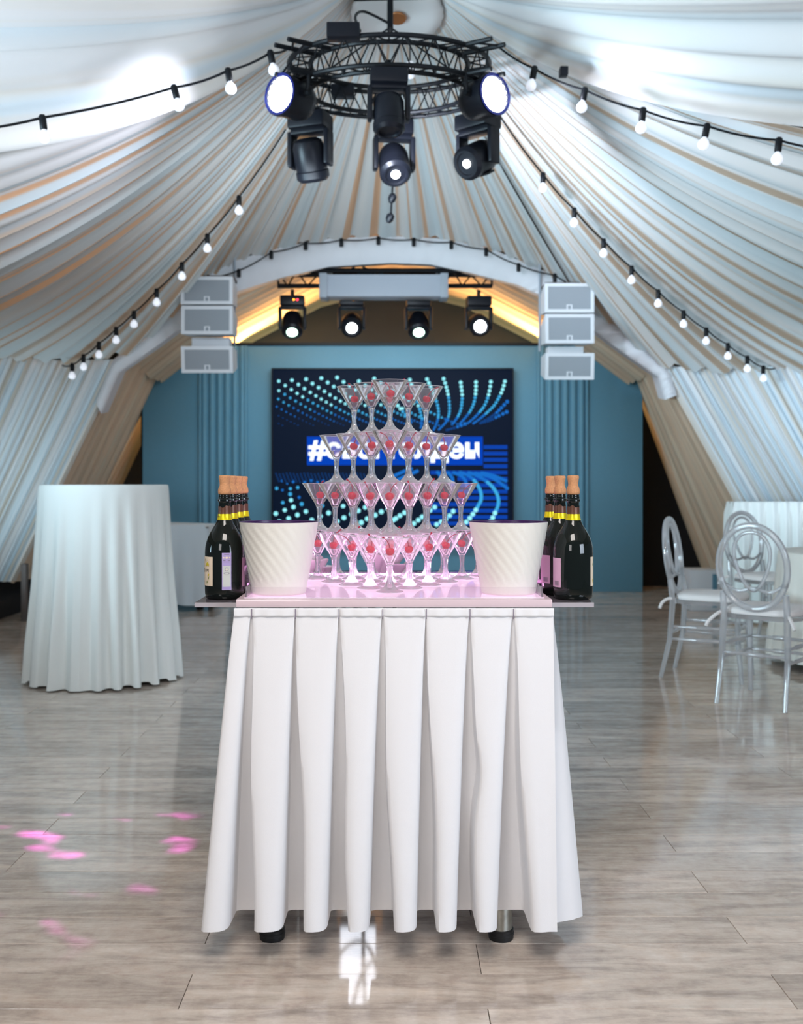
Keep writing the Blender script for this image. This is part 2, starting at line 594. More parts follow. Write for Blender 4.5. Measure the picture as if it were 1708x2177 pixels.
def copy_tree(o, parent=None):
    c = o.copy()
    COL.objects.link(c)
    c.parent = parent
    for ch in o.children:
        copy_tree(ch, c)
    return c


def lerp(a, b, t):
    return a + (b - a) * t


def poly(pts, u):
    """point on a polyline whose entries are (u, Vector)"""
    for (u0, p0), (u1, p1) in zip(pts, pts[1:]):
        if u <= u1 or (u1, p1) == pts[-1]:
            return p0.lerp(p1, max(0.0, min(1.0, (u - u0) / (u1 - u0))))


def catmull(pts, n):
    pts = [Vector(p) for p in pts]
    out = []
    for i in range(len(pts) - 1):
        p0, p1, p2, p3 = pts[max(i - 1, 0)], pts[i], pts[i + 1], pts[min(i + 2, len(pts) - 1)]
        for k in range(n):
            t = k / n
            out.append(0.5 * ((2 * p1) + (p2 - p0) * t + (2 * p0 - 5 * p1 + 4 * p2 - p3) * t * t + (3 * p1 - p0 - 3 * p2 + p3) * t ** 3))
    out.append(pts[-1])
    return out


def orient(loc, d, roll=0.0):
    """matrix that carries local +Z to direction d at loc"""
    q = Vector(d).to_track_quat('Z', 'Y')
    return Matrix.Translation(Vector(loc)) @ q.to_matrix().to_4x4() @ Matrix.Rotation(roll, 4, 'Z')


# ================================================================== STRUCTURE
# ------------------------------------------------------------------ floor with planks
fl = G()
fl.box((-9, -3, -0.12), (9, 6.032, -0.0045))
floor = fl.build('floor', 'joint', smooth=0)
tag(floor, kind='structure')
ff = G().box((-9, 6.032, -0.12), (9, 13.5, 0.0)).build('floor_boards', 'floor', floor, smooth=0)
tag(ff, kind='stuff')
# base under the planks outside their area shows the same boards
plank_mesh = {}


def plank(x0, x1, row):
    y0 = PLANK_Y0 + row * PLANK_W
    w = x1 - x0
    key = round(w, 3)
    if key not in plank_mesh:
        g = 0.0007
        e = 0.0012
        vs = []
        for (ins, z) in ((g, -0.0044), (g, -e), (g + e * 0.6, 0.0)):
            vs += [(ins, ins, z), (w - ins, ins, z), (w - ins, PLANK_W - ins, z), (ins, PLANK_W - ins, z)]
        fs = [(8, 9, 10, 11)]
        for k in (0, 4):
            fs += [(k + i, k + (i + 1) % 4, k + 4 + (i + 1) % 4, k + 4 + i) for i in range(4)]
        me = bpy.data.meshes.new('plank')
        me.from_pydata(vs, [], fs)
        me.update()
        me.materials.append(M['floor'])
        plank_mesh[key] = me
    o = bpy.data.objects.new('plank', plank_mesh[key])
    COL.objects.link(o)
    o.parent = floor
    o.location = (x0, y0, 0)


for row in range(-5, 23):
    ymid = PLANK_Y0 + (row + 0.5) * PLANK_W
    half = 0.42 * ymid + 0.75
    ph = 0.85 - (PLANK_L / 2 if row % 2 else 0.0)
    k0 = math.floor((-half - ph) / PLANK_L)
    k1 = math.floor((half - ph) / PLANK_L)
    for k in range(k0, k1 + 1):
        plank(ph + k * PLANK_L, ph + (k + 1) * PLANK_L, row)
# the boards further out and behind the camera, past what can be told apart
out = G()
for row in range(-34, 23):
    y0 = PLANK_Y0 + row * PLANK_W
    if row < -5:
        out.box((-9, y0 + 0.0007, -0.0044), (9, y0 + PLANK_W - 0.0007, 0))
    else:
        ymid = PLANK_Y0 + (row + 0.5) * PLANK_W
        half = 0.42 * ymid + 0.75
        ph = 0.85 - (PLANK_L / 2 if row % 2 else 0.0)
        xa = ph + math.floor((-half - ph) / PLANK_L) * PLANK_L
        xb = ph + (math.floor((half - ph) / PLANK_L) + 1) * PLANK_L
        out.box((-9, y0 + 0.0007, -0.0044), (xa - 0.0005, y0 + PLANK_W - 0.0007, 0))
        out.box((xb + 0.0005, y0 + 0.0007, -0.0044), (9, y0 + PLANK_W - 0.0007, 0))
tag(out.build('outer_planks', 'floor', floor, smooth=0), kind='stuff')

# ------------------------------------------------------------------ tent roof skin (behind the lining) and end wall
sk = G()
prof = [(-4.9, 2.0), (-4.6, 2.5), (-2.6, 4.1), (-1.0, 5.2), (0, 5.5), (1.0, 5.2), (2.6, 4.1), (4.6, 2.5), (4.9, 2.0)]
vs = [(x, -1.2, z) for x, z in prof] + [(x, 12.2, z) for x, z in prof]
n_ = len(prof)
sk.add(vs, [(i, i + 1, n_ + i + 1, n_ + i) for i in range(n_ - 1)])
tag(sk.build('ceiling', 'skin', smooth=60, solid=0.03), kind='structure')
gw = G()
gw.add([(-4.9, 11.6, -0.1), (4.9, 11.6, -0.1), (4.9, 11.6, 2.2), (2.4, 11.6, 4.0), (0, 11.6, 5.3), (-2.4, 11.6, 4.0), (-4.9, 11.6, 2.2)],
       [(0, 1, 2, 3, 4, 5, 6)])
tag(gw.build('wall_rear', 'gable', smooth=0, solid=0.05), kind='structure')

# ------------------------------------------------------------------ stage wall with flutes
SW = 10.6
a, b_ = W(303, 735, SW), W(1367, 1258, SW)
swx0, swx1, swz1 = a.x, b_.x, a.z
wall = G().box((swx0, SW, 0.0), (swx1, SW + 0.12, swz1), 0.008).build('wall_back', 'stage_wall')
tag(wall, kind='structure')
G().box((swx0 - 0.012, SW - 0.01, swz1), (swx1 + 0.012, SW + 0.13, swz1 + 0.03)).build('top_trim', 'black', wall, smooth=0)
G().box((swx0 - 0.02, SW + 0.02, 0.0), (swx0, SW + 0.12, swz1)).build('edge_trim', 'black', wall, smooth=0)
for px0, px1 in ((427, 524), (1144, 1245)):
    for i in range(6):
        px = lerp(px0, px1, (i + 0.5) / 6)
        X = W(px, 0, SW).x
        fl_ = G()
        sec = [(X - 0.030, SW), (X - 0.026, SW - 0.018), (X - 0.012, SW - 0.028), (X + 0.012, SW - 0.028), (X + 0.026, SW - 0.018), (X + 0.030, SW)]
        fl_.add([(x, y, 0.0) for x, y in sec] + [(x, y, swz1 - 0.003) for x, y in sec], [(k, k + 1, k + 7, k + 6) for k in range(5)] + [(6, 7, 8, 9, 10, 11)])
        fl_.build('flute', 'stage_wall', wall, smooth=50)
# flat casing strip beside each flute bank
for px in (524, 1144, 427, 1247):
    X = W(px, 0, SW).x
    G().box((X - 0.012, SW - 0.035, 0), (X + 0.012, SW, swz1 - 0.002)).build('flute_edging', 'stage_wall', wall, smooth=0)
# near-black sheet filling the gap beside the stage wall
dk = G().box((swx1 + 0.03, 11.2, 0), (4.2, 11.25, 2.3))
tag(dk.build('wall_gap_sheet', 'dark', smooth=0), kind='structure')

# ================================================================== DRAPES
HUB = Vector((0, 6.0, 3.95))


def wave(u, seed, n, fine=1.0):
    return (0.55 * math.sin(2 * PI * n * u + seed + 1.7 * math.sin(2 * PI * 3.1 * u + seed)) + 0.3 * fine * math.sin(2 * PI * n * 2.3 * u + 2 * seed)
            + 0.25 * math.sin(2 * PI * n * 0.37 * u + seed * 3))


def panel_fn(E, hub0, hub1, sag, amp, n, seed, fine=1.0):
    def S(u, v):
        e = poly(E, u)
        ang = lerp(hub0, hub1, u)
        h = HUB + Vector((math.sin(ang) * 0.22, math.cos(ang) * 0.22, 0.0))
        p = h.lerp(e, v)
        s = sag(u)
        p.z -= s * 4 * v * (1 - v) * ((1.95 - 1.85 * v) if fine < 1 else (1.18 - 0.36 * v))
        A = amp * (0.25 + 0.75 * min(1, v * 2.2)) * (0.30 + 0.7 * min(1.0, v * 1.4))
        p.z -= A * wave(u, seed, n, fine)
        return p
    return S


def panel(name, label, E, hub0, hub1, sag, amp, n, seed, mat, width, nu=150, nv=26):
    S = panel_fn(E, hub0, hub1, sag, amp, n, seed, 0.25 if mat == 'swag' else 1.0)
    g = G()
    g.grid(S, nu, nv, attr=lambda u, v: u * width + 0.001)
    o = g.build(name, mat, smooth=80)
    tag(o, label, 'drape', 'ceiling drapes')
    return S


V = Vector
EL = [(0.0, V((-3.3, 4.5, 2.38))), (0.35, V((-3.4, 6.6, 2.12))), (0.62, V((-3.17, 8.3, 2.13))), (0.74, V((-2.67, 8.4, 2.09))),
      (0.84, V((-2.2, 8.47, 2.15))), (0.93, V((-1.75, 8.47, 2.53))), (1.0, V((-1.52, 8.47, 2.86)))]
ER = [(0.0, V((3.3, 4.5, 2.40))), (0.35, V((3.45, 6.6, 2.12))), (0.60, V((3.29, 8.3, 2.02))), (0.68, V((3.09, 8.4, 2.05))),
      (0.78, V((2.77, 8.42, 2.02))), (0.87, V((2.2, 8.47, 2.06))), (0.95, V((1.65, 8.47, 2.54))), (1.0, V((1.42, 8.47, 2.80)))]
SL = panel('ceiling_drape', 'grey drape with warm-lit stripes over the left side of the hall', EL, R(-114), R(-32),
           lambda u: 0.24 + 0.08 * math.sin(PI * u) if u < 0.7 else lerp(0.27, 0.0, (u - 0.7) / 0.3), 0.045, 24, 1.0, 'drape', 1.0)
SR = panel('ceiling_drape', 'bright blue-white drape over the right side of the hall', ER, R(114), R(32),
           lambda u: 0.22 + 0.08 * math.sin(PI * u) if u < 0.7 else lerp(0.27, 0.0, (u - 0.7) / 0.3), 0.042, 24, 2.3, 'drape', 1.0)
EB = [(i / 8, W(px, py, 8.5)) for i, (px, py) in enumerate(((432, 592), (500, 557), (600, 527), (700, 509), (830, 503), (950, 510), (1050, 533), (1150, 573), (1222, 616)))]
SB = panel('ceiling_drape', 'central drape fanning down from the hub to the arch above the stage', EB, R(-36), R(36),
           lambda u: 0.03, 0.030, 17, 4.0, 'drape', 0.72)
ENL = [(0.0, V((-3.3, 4.5, 2.34))), (0.5, V((-3.4, 2.4, 2.45))), (1.0, V((-3.4, 0.3, 2.5)))]
ENR = [(0.0, V((3.3, 4.5, 2.44))), (0.5, V((3.4, 2.4, 2.50))), (1.0, V((3.4, 0.3, 2.5)))]
SNL = panel('ceiling_drape', 'white swag drape crossing the upper left corner, near the camera', ENL, R(-112), R(-165),
            lambda u: 0.30 - 0.16 * min(1, u * 3), 0.05, 7, 0.4, 'swag', 1.0, 110)
SNR = panel('ceiling_drape', 'white swag drape crossing the upper right corner, near the camera', ENR, R(112), R(165),
            lambda u: 0.265 - 0.14 * min(1, u * 3), 0.05, 7, 1.9, 'swag', 1.0, 110)
ENC = [(0.0, V((-3.4, 0.3, 2.52))), (0.5, V((0, -0.9, 2.9))), (1.0, V((3.4, 0.3, 2.52)))]
SNC = panel('ceiling_drape', 'white drape above the camera between the two swags', ENC, R(-165), R(-195), lambda u: 0.05, 0.04, 14, 2.9, 'swag', 1.0, 90)


# hanging side curtains, pulled outwards at the foot
def curtain(name, label, top, bot, mat, n, seed, width, amp=0.045, nu=160, nv=10, group='side curtains'):
    T = [(i / (len(top) - 1), V(p)) for i, p in enumerate(top)]
    B = [(i / (len(bot) - 1), V(p)) for i, p in enumerate(bot)]

    def S(u, v):
        p = poly(T, u).lerp(poly(B, u), v)
        w = wave(u, seed, n) * amp * (0.5 + 0.5 * v)
        t = poly(T, min(1, u + 0.01)) - poly(T, max(0, u - 0.01))
        nrm = Vector((t.y, -t.x, 0)).normalized()
        return p + nrm * w
    g = G()
    g.grid(S, nu, nv, attr=lambda u, v: u * width + 0.001)
    o = g.build(name, mat, smooth=80)
    tag(o, label, 'curtain', group)
    return o


curtain('side_curtain', 'pale blue-white pleated curtain along the left wall, behind the cocktail table',
        [(-2.22, 8.52, 2.13), (-2.75, 8.5, 2.12), (-3.3, 8.3, 2.16), (-3.5, 6.6, 2.16)],
        [(-3.12, 8.52, 0.30), (-3.6, 8.5, 0.30), (-4.05, 8.2, 0.30), (-4.2, 6.4, 0.30)], 'curtain', 26, 0.7, 1.0)
curtain('side_curtain', 'pale blue-white pleated curtain along the right wall, behind the draped counter',
        [(2.2, 8.52, 2.08), (2.7, 8.5, 2.05), (3.3, 8.3, 2.06), (3.55, 6.6, 2.16)],
        [(3.35, 8.52, 0.0), (3.9, 8.5, 0.0), (4.3, 8.2, 0.0), (4.45, 6.4, 0.0)], 'curtain', 26, 1.9, 1.0)
curtain('stage_curtain', 'warm-lit curtain left of the stage wall, pulled outwards at its foot',
        [(-2.24, 8.56, 2.16), (-2.35, 10.0, 2.2), (-2.5, 11.5, 2.2)], [(-3.14, 8.56, 0.28), (-3.3, 10.0, 0.28), (-3.4, 11.5, 0.28)],
        'warm_drape', 12, 3.0, 0.6, 0.05, 90, group='stage curtains')
curtain('stage_curtain', 'warm-lit curtain right of the stage wall, beside the dark gap',
        [(2.2, 8.55, 2.10), (2.4, 10.0, 2.2), (2.6, 11.15, 2.2)], [(3.33, 8.55, 0.05), (3.35, 10.0, 0.05), (3.4, 11.15, 0.05)],
        'warm_drape', 12, 5.0, 0.6, 0.05, 90, group='stage curtains')
# dark plinth under the left curtain
tag(G().box((-5.2, 8.0, 0.0), (-3.2, 11.0, 0.15), 0.01).build('plinth', 'dark'), 'low dark plinth under the left wall curtain', 'plinth')
# stage ceiling lining, folds running across
sp = [(-2.35, 2.14), (-2.0, 2.42), (-1.54, 2.72), (-0.8, 3.10), (0.0, 3.30), (0.8, 3.10), (1.54, 2.72), (2.0, 2.42), (2.4, 2.12)]
spl = [(i / 8, V((x, 0, z))) for i, (x, z) in enumerate(sp)]


def stage_ceiling(u, v):
    p = poly(spl, u)
    return Vector((p.x, 8.62 + v * 2.93, p.z - 0.022 * wave(v, 0.3, 11)))


g = G().grid(stage_ceiling, 48, 90, attr=lambda u, v: v * 0.6 + 0.001)
tag(g.build('stage_ceiling_drape', 'warm_drape', smooth=80), 'warm-lit pleated drape lining the roof above the stage', 'drape')

# ------------------------------------------------------------------ arch beam in white vinyl
up = [(205, 850), (240, 765), (310, 712), (390, 632), (440, 588), (500, 553), (600, 525), (700, 507), (830, 501), (950, 508), (1050, 531), (1150, 572), (1225, 612), (1300, 670), (1360, 725), (1425, 790), (1440, 840)]
lo = [(215, 880), (252, 792), (330, 738), (392, 692), (445, 652), (505, 620), (600, 590), (700, 567), (830, 559), (915, 562), (1000, 580), (1100, 605), (1155, 630), (1240, 685), (1320, 745), (1402, 802), (1415, 850)]
ar = G()
U = [(i / 16, W(x, y, 8.5)) for i, (x, y) in enumerate(up)]
Lo = [(i / 16, W(x, y, 8.5)) for i, (x, y) in enumerate(lo)]


def arch(u, v):
    # v 0..1 front face, then the underside back to Y 8.8
    a_, c_ = poly(U, u), poly(Lo, u)
    ruff = 0.010 * math.sin(u * 330) * (1.0 if u > 0.72 else 0.25)
    if v <= 0.6:
        t = v / 0.6
        p = a_.lerp(c_, t)
        p.y += ruff + 0.0 - 0.03 * math.sin(PI * t)
        return p
    t = (v - 0.6) / 0.4
    return c_ + Vector((0, 0.22 * t + ruff * (1 - t), 0.03 * t))


ar.grid(arch, 190, 10)
tag(ar.build('arch_beam', 'arch', smooth=60), 'white vinyl-covered arch spanning the hall in front of the stage', 'arch')

# ------------------------------------------------------------------ rosette and hub
hub = thing('ceiling_rosette', 'gathered white fabric rosette with copper centre under the tent peak', 'rosette', W(845, 40, 6.05))
X = Matrix.Rotation(R(-13), 4, 'X')
g = G()
g.lathe([(0.03, 0.02), (0.10, 0.012), (0.2, 0.0), (0.262, 0.012), (0.272, 0.03), (0.262, 0.045), (0.1, 0.08)], 96, X,
        fn=lambda r, z, a: r * (1 + 0.012 * math.sin(a * 24)))
g.build('gathered_cloth', 'swag', hub, smooth=70)
G().lathe([(0, -0.004), (0.05, -0.004), (0.055, 0.004), (0.03, 0.03), (0, 0.03)], 32, X).build('centre_plate', 'copper', hub)

# ================================================================== STRING LIGHTS


def string_lights(label, pts, pre, post, drop=0.075, tilt=(0, 0), bulb=True, scale=1.0):
    base = V(pts[0])
    t = thing('string_light', label, 'string lights', base, 0, 'string lights')
    allp = [V(p) for p in pre] + [V(p) for p in pts] + [V(p) for p in post]
    cab = []
    for p, q in zip(allp, allp[1:]):
        for k in range(6):
            s = k / 6
            c = p.lerp(q, s)
            c.z -= 0.012 * 4 * s * (1 - s)
            cab.append(c)
    cab.append(allp[-1])
    G().tube(cab, 0.006 * scale, 6).build('cable', 'black', t, base)
    for i, p in enumerate(pts):
        p = V(p)
        d = Vector((tilt[0] * rnd.uniform(0.4, 1.2), tilt[1], -1)).normalized()
        X = orient(p, d)
        G().lathe([(0, -0.012), (0.012, -0.012), (0.017, -0.004), (0.017, 0.05), (0.013, 0.056), (0, 0.056)], 12, X @ Matrix.Scale(scale, 4)).build('socket', 'black', t, base)
        if bulb:
            G().lathe([(0.010, 0.054), (0.012, 0.062), (0.022, 0.072), (0.0275, 0.087), (0.0265, 0.100), (0.019, 0.111), (0.008, 0.116), (0, 0.117)], 16,
                      X @ Matrix.Scale(scale, 4)).build('bulb', 'bulb', t, base, smooth=60)
    return t


def near_pts(pix, side, dy):
    out = []
    for px, py in pix:
        k = abs(px - CX) / F
        Y = 13.2 / (2.2 + k) - dy
        out.append(W(px, py, Y))
    return out


string_lights('string of bulbs along the left swag, four bulbs in view',
              near_pts([(575, 112), (485, 150), (370, 186), (90, 250)], -1, 0.52), near_pts([(618, 100)], -1, 0.35), near_pts([(-120, 282)], -1, 0.55), tilt=(0.3, 0))
string_lights('string of bulbs along the right swag, five large bulbs in view',
              near_pts([(1137, 146), (1244, 191), (1368, 234), (1504, 268), (1657, 298)], 1, 0.30), near_pts([(1055, 95)], 1, 0.2), near_pts([(1790, 318)], 1, 0.32), tilt=(-0.25, 0))
US_L = 0.74
vsL = [0.36, 0.46, 0.545, 0.635, 0.72, 0.79, 0.86, 0.925, 0.975]
string_lights('string of small bulbs running down the left striped drape',
              [SL(US_L, v) + V((0.06, -0.12, -0.05)) for v in vsL], [SL(US_L, 0.22) + V((0.05, -0.1, -0.02))], [SL(US_L, 1.0) + V((0.02, -0.1, -0.02))])
US_R = 0.68
vsR = [0.29, 0.37, 0.45, 0.53, 0.61, 0.69, 0.765, 0.84, 0.91, 0.97]
string_lights('string of small bulbs running down the right bright drape',
              [SR(US_R, v) + V((-0.06, -0.12, -0.05)) for v in vsR], [SR(US_R, 0.18) + V((-0.05, -0.1, -0.02))], [SR(US_R, 1.0) + V((-0.02, -0.1, -0.02))])
pa = [(433, 590), (508, 572), (577, 533), (650, 514), (726, 507), (805, 503), (880, 506), (960, 512), (1034, 527), (1103, 560), (1180, 582)]
string_lights('dark string of unlit sockets along the top of the arch', [W(x, y + 3, 8.33) for x, y in pa], [], [W(1240, 615, 8.33)], bulb=False)
tag(G().box(W(1190, 162, 5.35) - V((0.0, 0.03, 0)), W(1207, 145, 5.35) + V((0, 0.03, 0)), 0.004).build('cable_box', 'black2'),
    'small black box hanging between two bulbs of the right swag string', 'box')

# ================================================================== RING TRUSS AND LAMPS
RC = V((-0.0175, 5.5, 3.25))
ring = thing('ring_truss', 'black circular lighting truss hanging under the tent peak', 'truss', RC)
TX = Matrix.Rotation(R(6.5), 4, 'X')
chords = []
for r_, z_ in ((0.53, 0.07), (0.53, -0.07), (0.42, 0.07), (0.42, -0.07)):
    pts = [(r_ * math.cos(2 * PI * i / 64), r_ * math.sin(2 * PI * i / 64), z_) for i in range(64)]
    G().tube(pts, 0.0125, 8, True, TX).build('chord', 'black', ring)
lat = G()
NL = 22
for i in range(NL):
    a0, a1, am = 2 * PI * i / NL, 2 * PI * (i + 1) / NL, 2 * PI * (i + 0.5) / NL
    for (ra, za, rb, zb) in ((0.53, 0.07, 0.53, -0.07), (0.42, 0.07, 0.42, -0.07), (0.53, 0.07, 0.42, 0.07), (0.53, -0.07, 0.42, -0.07)):
        A = (ra * math.cos(a0), ra * math.sin(a0), za)
        B = (rb * math.cos(am), rb * math.sin(am), zb)
        C_ = (ra * math.cos(a1), ra * math.sin(a1), za)
        lat.tube([A, B], 0.0042, 5, X=TX)
        lat.tube([B, C_], 0.0042, 5, X=TX)
tag(lat.build('lattice', 'black', ring), kind='stuff')
for ang, ln in ((-38, 0.13), (218, 0.12)):
    s = G()
    d = Vector((math.cos(R(ang)), math.sin(R(ang)), 0))
    tn = Vector((-d.y, d.x, 0)) * 0.06
    for z_ in (0.07, -0.07):
        for sg in (-1, 1):
            s.tube([d * 0.42 + tn * sg + V((0, 0, z_)), d * (0.55 + ln) + tn * sg + V((0, 0, z_))], 0.0125, 8, X=TX)
    s.tube([d * (0.52 + ln) + tn + V((0, 0, 0.07)), d * (0.45 + ln) - tn + V((0, 0, 0.07))], 0.006, 5, X=TX)
    s.tube([d * (0.52 + ln) - tn + V((0, 0, -0.07)), d * (0.45 + ln) + tn + V((0, 0, 0.07))], 0.006, 5, X=TX)
    s.build('truss_stub', 'black', ring)
# mast, bracket and bridle
ms = G()
top = V((0.0, 0.03, 0.72))
ms.tube([(0.005, 0, 0.26), (0.005, 0, 0.60)], 0.016, 8)
ms.build('mast', 'black', ring)
G().tube([(-0.19, 0.0, 0.43), (0.20, 0.0, 0.44)], 0.012, 8).build('mast_bracket', 'black', ring)
for ang in (30, 150, 270):
    e = TX @ V((0.47 * math.cos(R(ang)), 0.47 * math.sin(R(ang)), 0.07))
    G().tube([(0.005, 0, 0.28), e], 0.005, 6).build('bridle', 'black', ring)
G().tube(catmull([(0.0, 0.0, 0.30), (-0.13, -0.05, 0.34), (-0.17, -0.3, 0.2), (-0.14, -0.5, 0.04)], 6), 0.007, 6).build('cable_loop', 'black', ring)
G().box((-0.30, -0.54, 0.0), (-0.14, -0.46, 0.07), 0.006).build('control_box', 'black2', ring)
G().box((-0.33, 0.33, 0.05), (-0.20, 0.42, 0.11), 0.006).build('control_box', 'black2', ring)


def moving_head(label, mount, yaw, tilt, s=1.0, lens='lens_hot', lens_r=0.05, group='moving head lamps', led=None, back=False):
    t = thing('moving_head_lamp', label, 'stage lamp', mount, yaw, group)
    Sx = Matrix.Scale(s, 4)
    # clamp, base, yoke
    G().tube([(0, 0, 0.03), (0, 0, -0.03)], 0.016, 8, X=Sx).build('clamp', 'black', t)
    G().box((-0.105, -0.075, -0.115), (0.105, 0.075, -0.03), 0.014, Sx).build('base', 'black2', t)
    y = G()
    for sx in (-1, 1):
        y.box((sx * 0.106 - 0.014, -0.042, -0.31), (sx * 0.106 + 0.014, 0.042, -0.12), 0.012, Sx)
    y.box((-0.10, -0.045, -0.14), (0.10, 0.045, -0.112), 0.01, Sx)
    y.build('yoke', 'black2', t)
    # head: axis along local -Z rotated by tilt about X
    H = Sx @ Matrix.Translation((0, 0, -0.265)) @ Matrix.Rotation(tilt, 4, 'X') @ Matrix.Rotation(PI, 4, 'X')
    h = G()
    h.lathe([(0, -0.105), (0.050, -0.104), (0.075, -0.09), (0.086, -0.06), (0.088, 0.02), (0.084, 0.06), (0.090, 0.066), (0.090, 0.10), (0.072, 0.118), (0.060, 0.118), (0.057, 0.105), (0, 0.105)], 24, H)
    hd = h.build('head', 'black2', t, smooth=40)
    if lens:
        G().lathe([(0, 0.124), (lens_r * 0.6, 0.122), (lens_r, 0.112), (lens_r, 0.106), (0, 0.106)], 20, H).build('lens', lens, hd)
    G().box((-0.05, -0.093, -0.05), (0.05, -0.080, 0.03), 0.004, H).build('vent_cover', 'black', hd)
    if led:
        for k, m in enumerate(led):
            G().lathe([(0, -0.004), (0.009, -0.003), (0.009, 0.003), (0, 0.003)], 10, Sx @ Matrix.Translation((0.015 + 0.03 * k, -0.077, -0.07)) @ Matrix.Rotation(R(90), 4, 'X')).build('indicator', m, t)
    return t


def par_lamp(label, loc, d):
    t = thing('par_lamp', label, 'stage lamp', loc, 0, 'wash lamps on the ring truss')
    X = orient((0, 0, 0), d)
    G().lathe([(0, -0.13), (0.05, -0.128), (0.085, -0.10), (0.097, -0.06), (0.10, 0.05), (0.106, 0.052), (0.106, 0.075), (0.092, 0.075), (0.09, 0.055), (0, 0.055)], 28, X).build('housing', 'black2', t, smooth=40)
    rim = G().lathe([(0.088, 0.066), (0.10, 0.077), (0.102, 0.082), (0.088, 0.080)], 28, X).build('rim', 'lens_blue', t)
    ln = G()
    for k in range(37):
        rr, aa = (0, 0) if k == 0 else ((0.027, k) if k < 7 else ((0.053, k) if k < 19 else (0.077, k)))
        cnt = 6 if k < 7 else (12 if k < 19 else 18)
        ang = 2 * PI * aa / cnt
        ln.lathe([(0, 0.076), (0.009, 0.073), (0.0145, 0.062), (0.0145, 0.056)], 8, X @ Matrix.Translation((rr * math.cos(ang), rr * math.sin(ang), 0)))
    ln.build('led_array', 'lens_hot', t)
    side = Vector(d).cross(Vector((0, 0, 1))).normalized()
    br = [side * 0.115, side * 0.118 + V((0, 0, 0.09)), V((0, 0, 0.135)), side * -0.118 + V((0, 0, 0.10)), side * -0.115]
    G().tube(catmull(br, 5), 0.010, 6).build('bracket', 'black', t)
    for sg in (-1, 1):
        G().tube([side * 0.095 * sg, side * 0.132 * sg], 0.016, 8).build('knob', 'black', t)
    return t


moving_head('black moving head lamp at the front centre of the ring truss, seen from behind', W(827, 140, 5.0), R(4), R(-10), 0.86, None)
moving_head('moving head lamp with a lit white lens, lowest at the centre of the ring', W(838, 248, 6.03), R(8), R(-38), 1.02, 'lens_hot', 0.026)
moving_head('black moving head lamp under the left side of the ring truss', W(660, 232, 5.55), R(-20), R(24), 1.0, 'lens_off')
moving_head('moving head lamp with small lit lens under the right side of the ring', W(1016, 232, 5.55), R(-42), R(-62), 1.0, 'lens_hot', 0.022)
par_l = W(618, 209, 5.2)
par_r = W(1030, 209, 5.2)
par_lamp('glowing white LED wash lamp on the left of the ring truss', par_l, (-0.62, -0.78, -0.02))
par_lamp('glowing white LED wash lamp on the right of the ring truss', par_r, (0.62, -0.78, -0.02))
spot('wash_beam_left', par_l + V((-0.07, -0.09, 0)), V((-1.40, 5.35, 2.86)), 75, (0.80, 0.82, 1.0), 74, 1.0)
spot('wash_beam_right', par_r + V((0.07, -0.09, 0)), V((1.40, 5.40, 2.94)), 50, (0.80, 0.82, 1.0), 74, 1.0)
spot('moving_head_beam', W(700, 310, 5.3), V((1.05, 6.7, 3.1)), 260, (0.78, 0.84, 1.0), 60, 1.0)
# hanging control cable with connectors
hc = thing('hanging_cable', 'short black cable with connectors dangling below the centre lamp', 'cable', W(832, 225, 6.22))
hb = W(832, 225, 6.22)
G().tube([hb, W(836, 380, 6.22), W(833, 425, 6.22), W(831, 462, 6.22)], 0.007, 6).build('cord', 'black', hc, hb)
for px, py in ((832, 374), (834, 422), (829, 464)):
    p = W(px, py, 6.22)
    G().lathe([(0, -0.03), (0.012, -0.028), (0.024, -0.008), (0.024, 0.018), (0.012, 0.03), (0, 0.03)], 10, orient(p, (0.35, 0, 1))).build('connector', 'black2', hc, hb)
# pale paper tag / globe behind the centre lamp
bp_ = W(872, 150, 5.9)
tag(G().lathe([(0, -0.05), (0.022, -0.04), (0.034, -0.008), (0.032, 0.025), (0.018, 0.048), (0, 0.052)], 18).build('white_globe', 'bulb', None, None, 60), 'white teardrop globe hanging behind the centre lamp of the ring', 'globe').location = bp_
gc = G().tube([bp_ + V((0, 0, 0.05)), bp_ + V((0, 0, 0.17))], 0.004, 6)
gc.build('globe_cord', 'black', bpy.data.objects['white_globe'], bp_)

# ================================================================== STAGE: truss, air curtain, lamps, speakers, screen
TY = 8.72
tr = thing('bar_truss', 'black straight truss bar hanging from the arch above the stage', 'truss', W(820, 580, TY))
to = W(820, 580, TY)
for (py, dy) in ((580, -0.09), (580, 0.09), (608, 0.0)):
    G().tube([W(590, py, TY) + V((0, dy, 0)), W(1047, py, TY) + V((0, dy, 0))], 0.020, 8).build('chord', 'black', tr, to)
lt = G()
zz = [W(lerp(592, 1045, i / 22), 608 if i % 2 else 580, TY) + V((0, 0 if i % 2 else (-0.09 if i % 4 else 0.09), 0)) for i in range(23)]
for p, q in zip(zz, zz[1:]):
    lt.tube([p, q], 0.007, 5)
lt.tube([W(1046, 580, TY), W(1046, 608, TY)], 0.010, 6)
lt.tube([W(592, 580, TY), W(592, 608, TY)], 0.010, 6)
tag(lt.build('lattice', 'black', tr, to), kind='stuff')
for x0, x1 in ((690, 700), (704, 704), (928, 930), (944, 940)):
    G().tube([W(x0, 504, TY - 0.02), W(x1, 582, TY - 0.02)], 0.013, 8).build('hanging_pole', 'greymetal', tr, to)
G().tube(catmull([W(740, 580, TY), W(762, 562, TY), W(776, 570, TY), W(800, 578, TY), W(860, 576, TY)], 6), 0.009, 6).build('cable_loop', 'black', tr, to)
G().box(W(760, 580, TY) - V((0, 0.06, 0)), W(815, 573, TY) + V((0, 0.06, 0)), 0.006).build('junction_box', 'black2', tr, to)
AY = 8.42
a0, a1 = W(680, 583, AY), W(952, 630, AY)
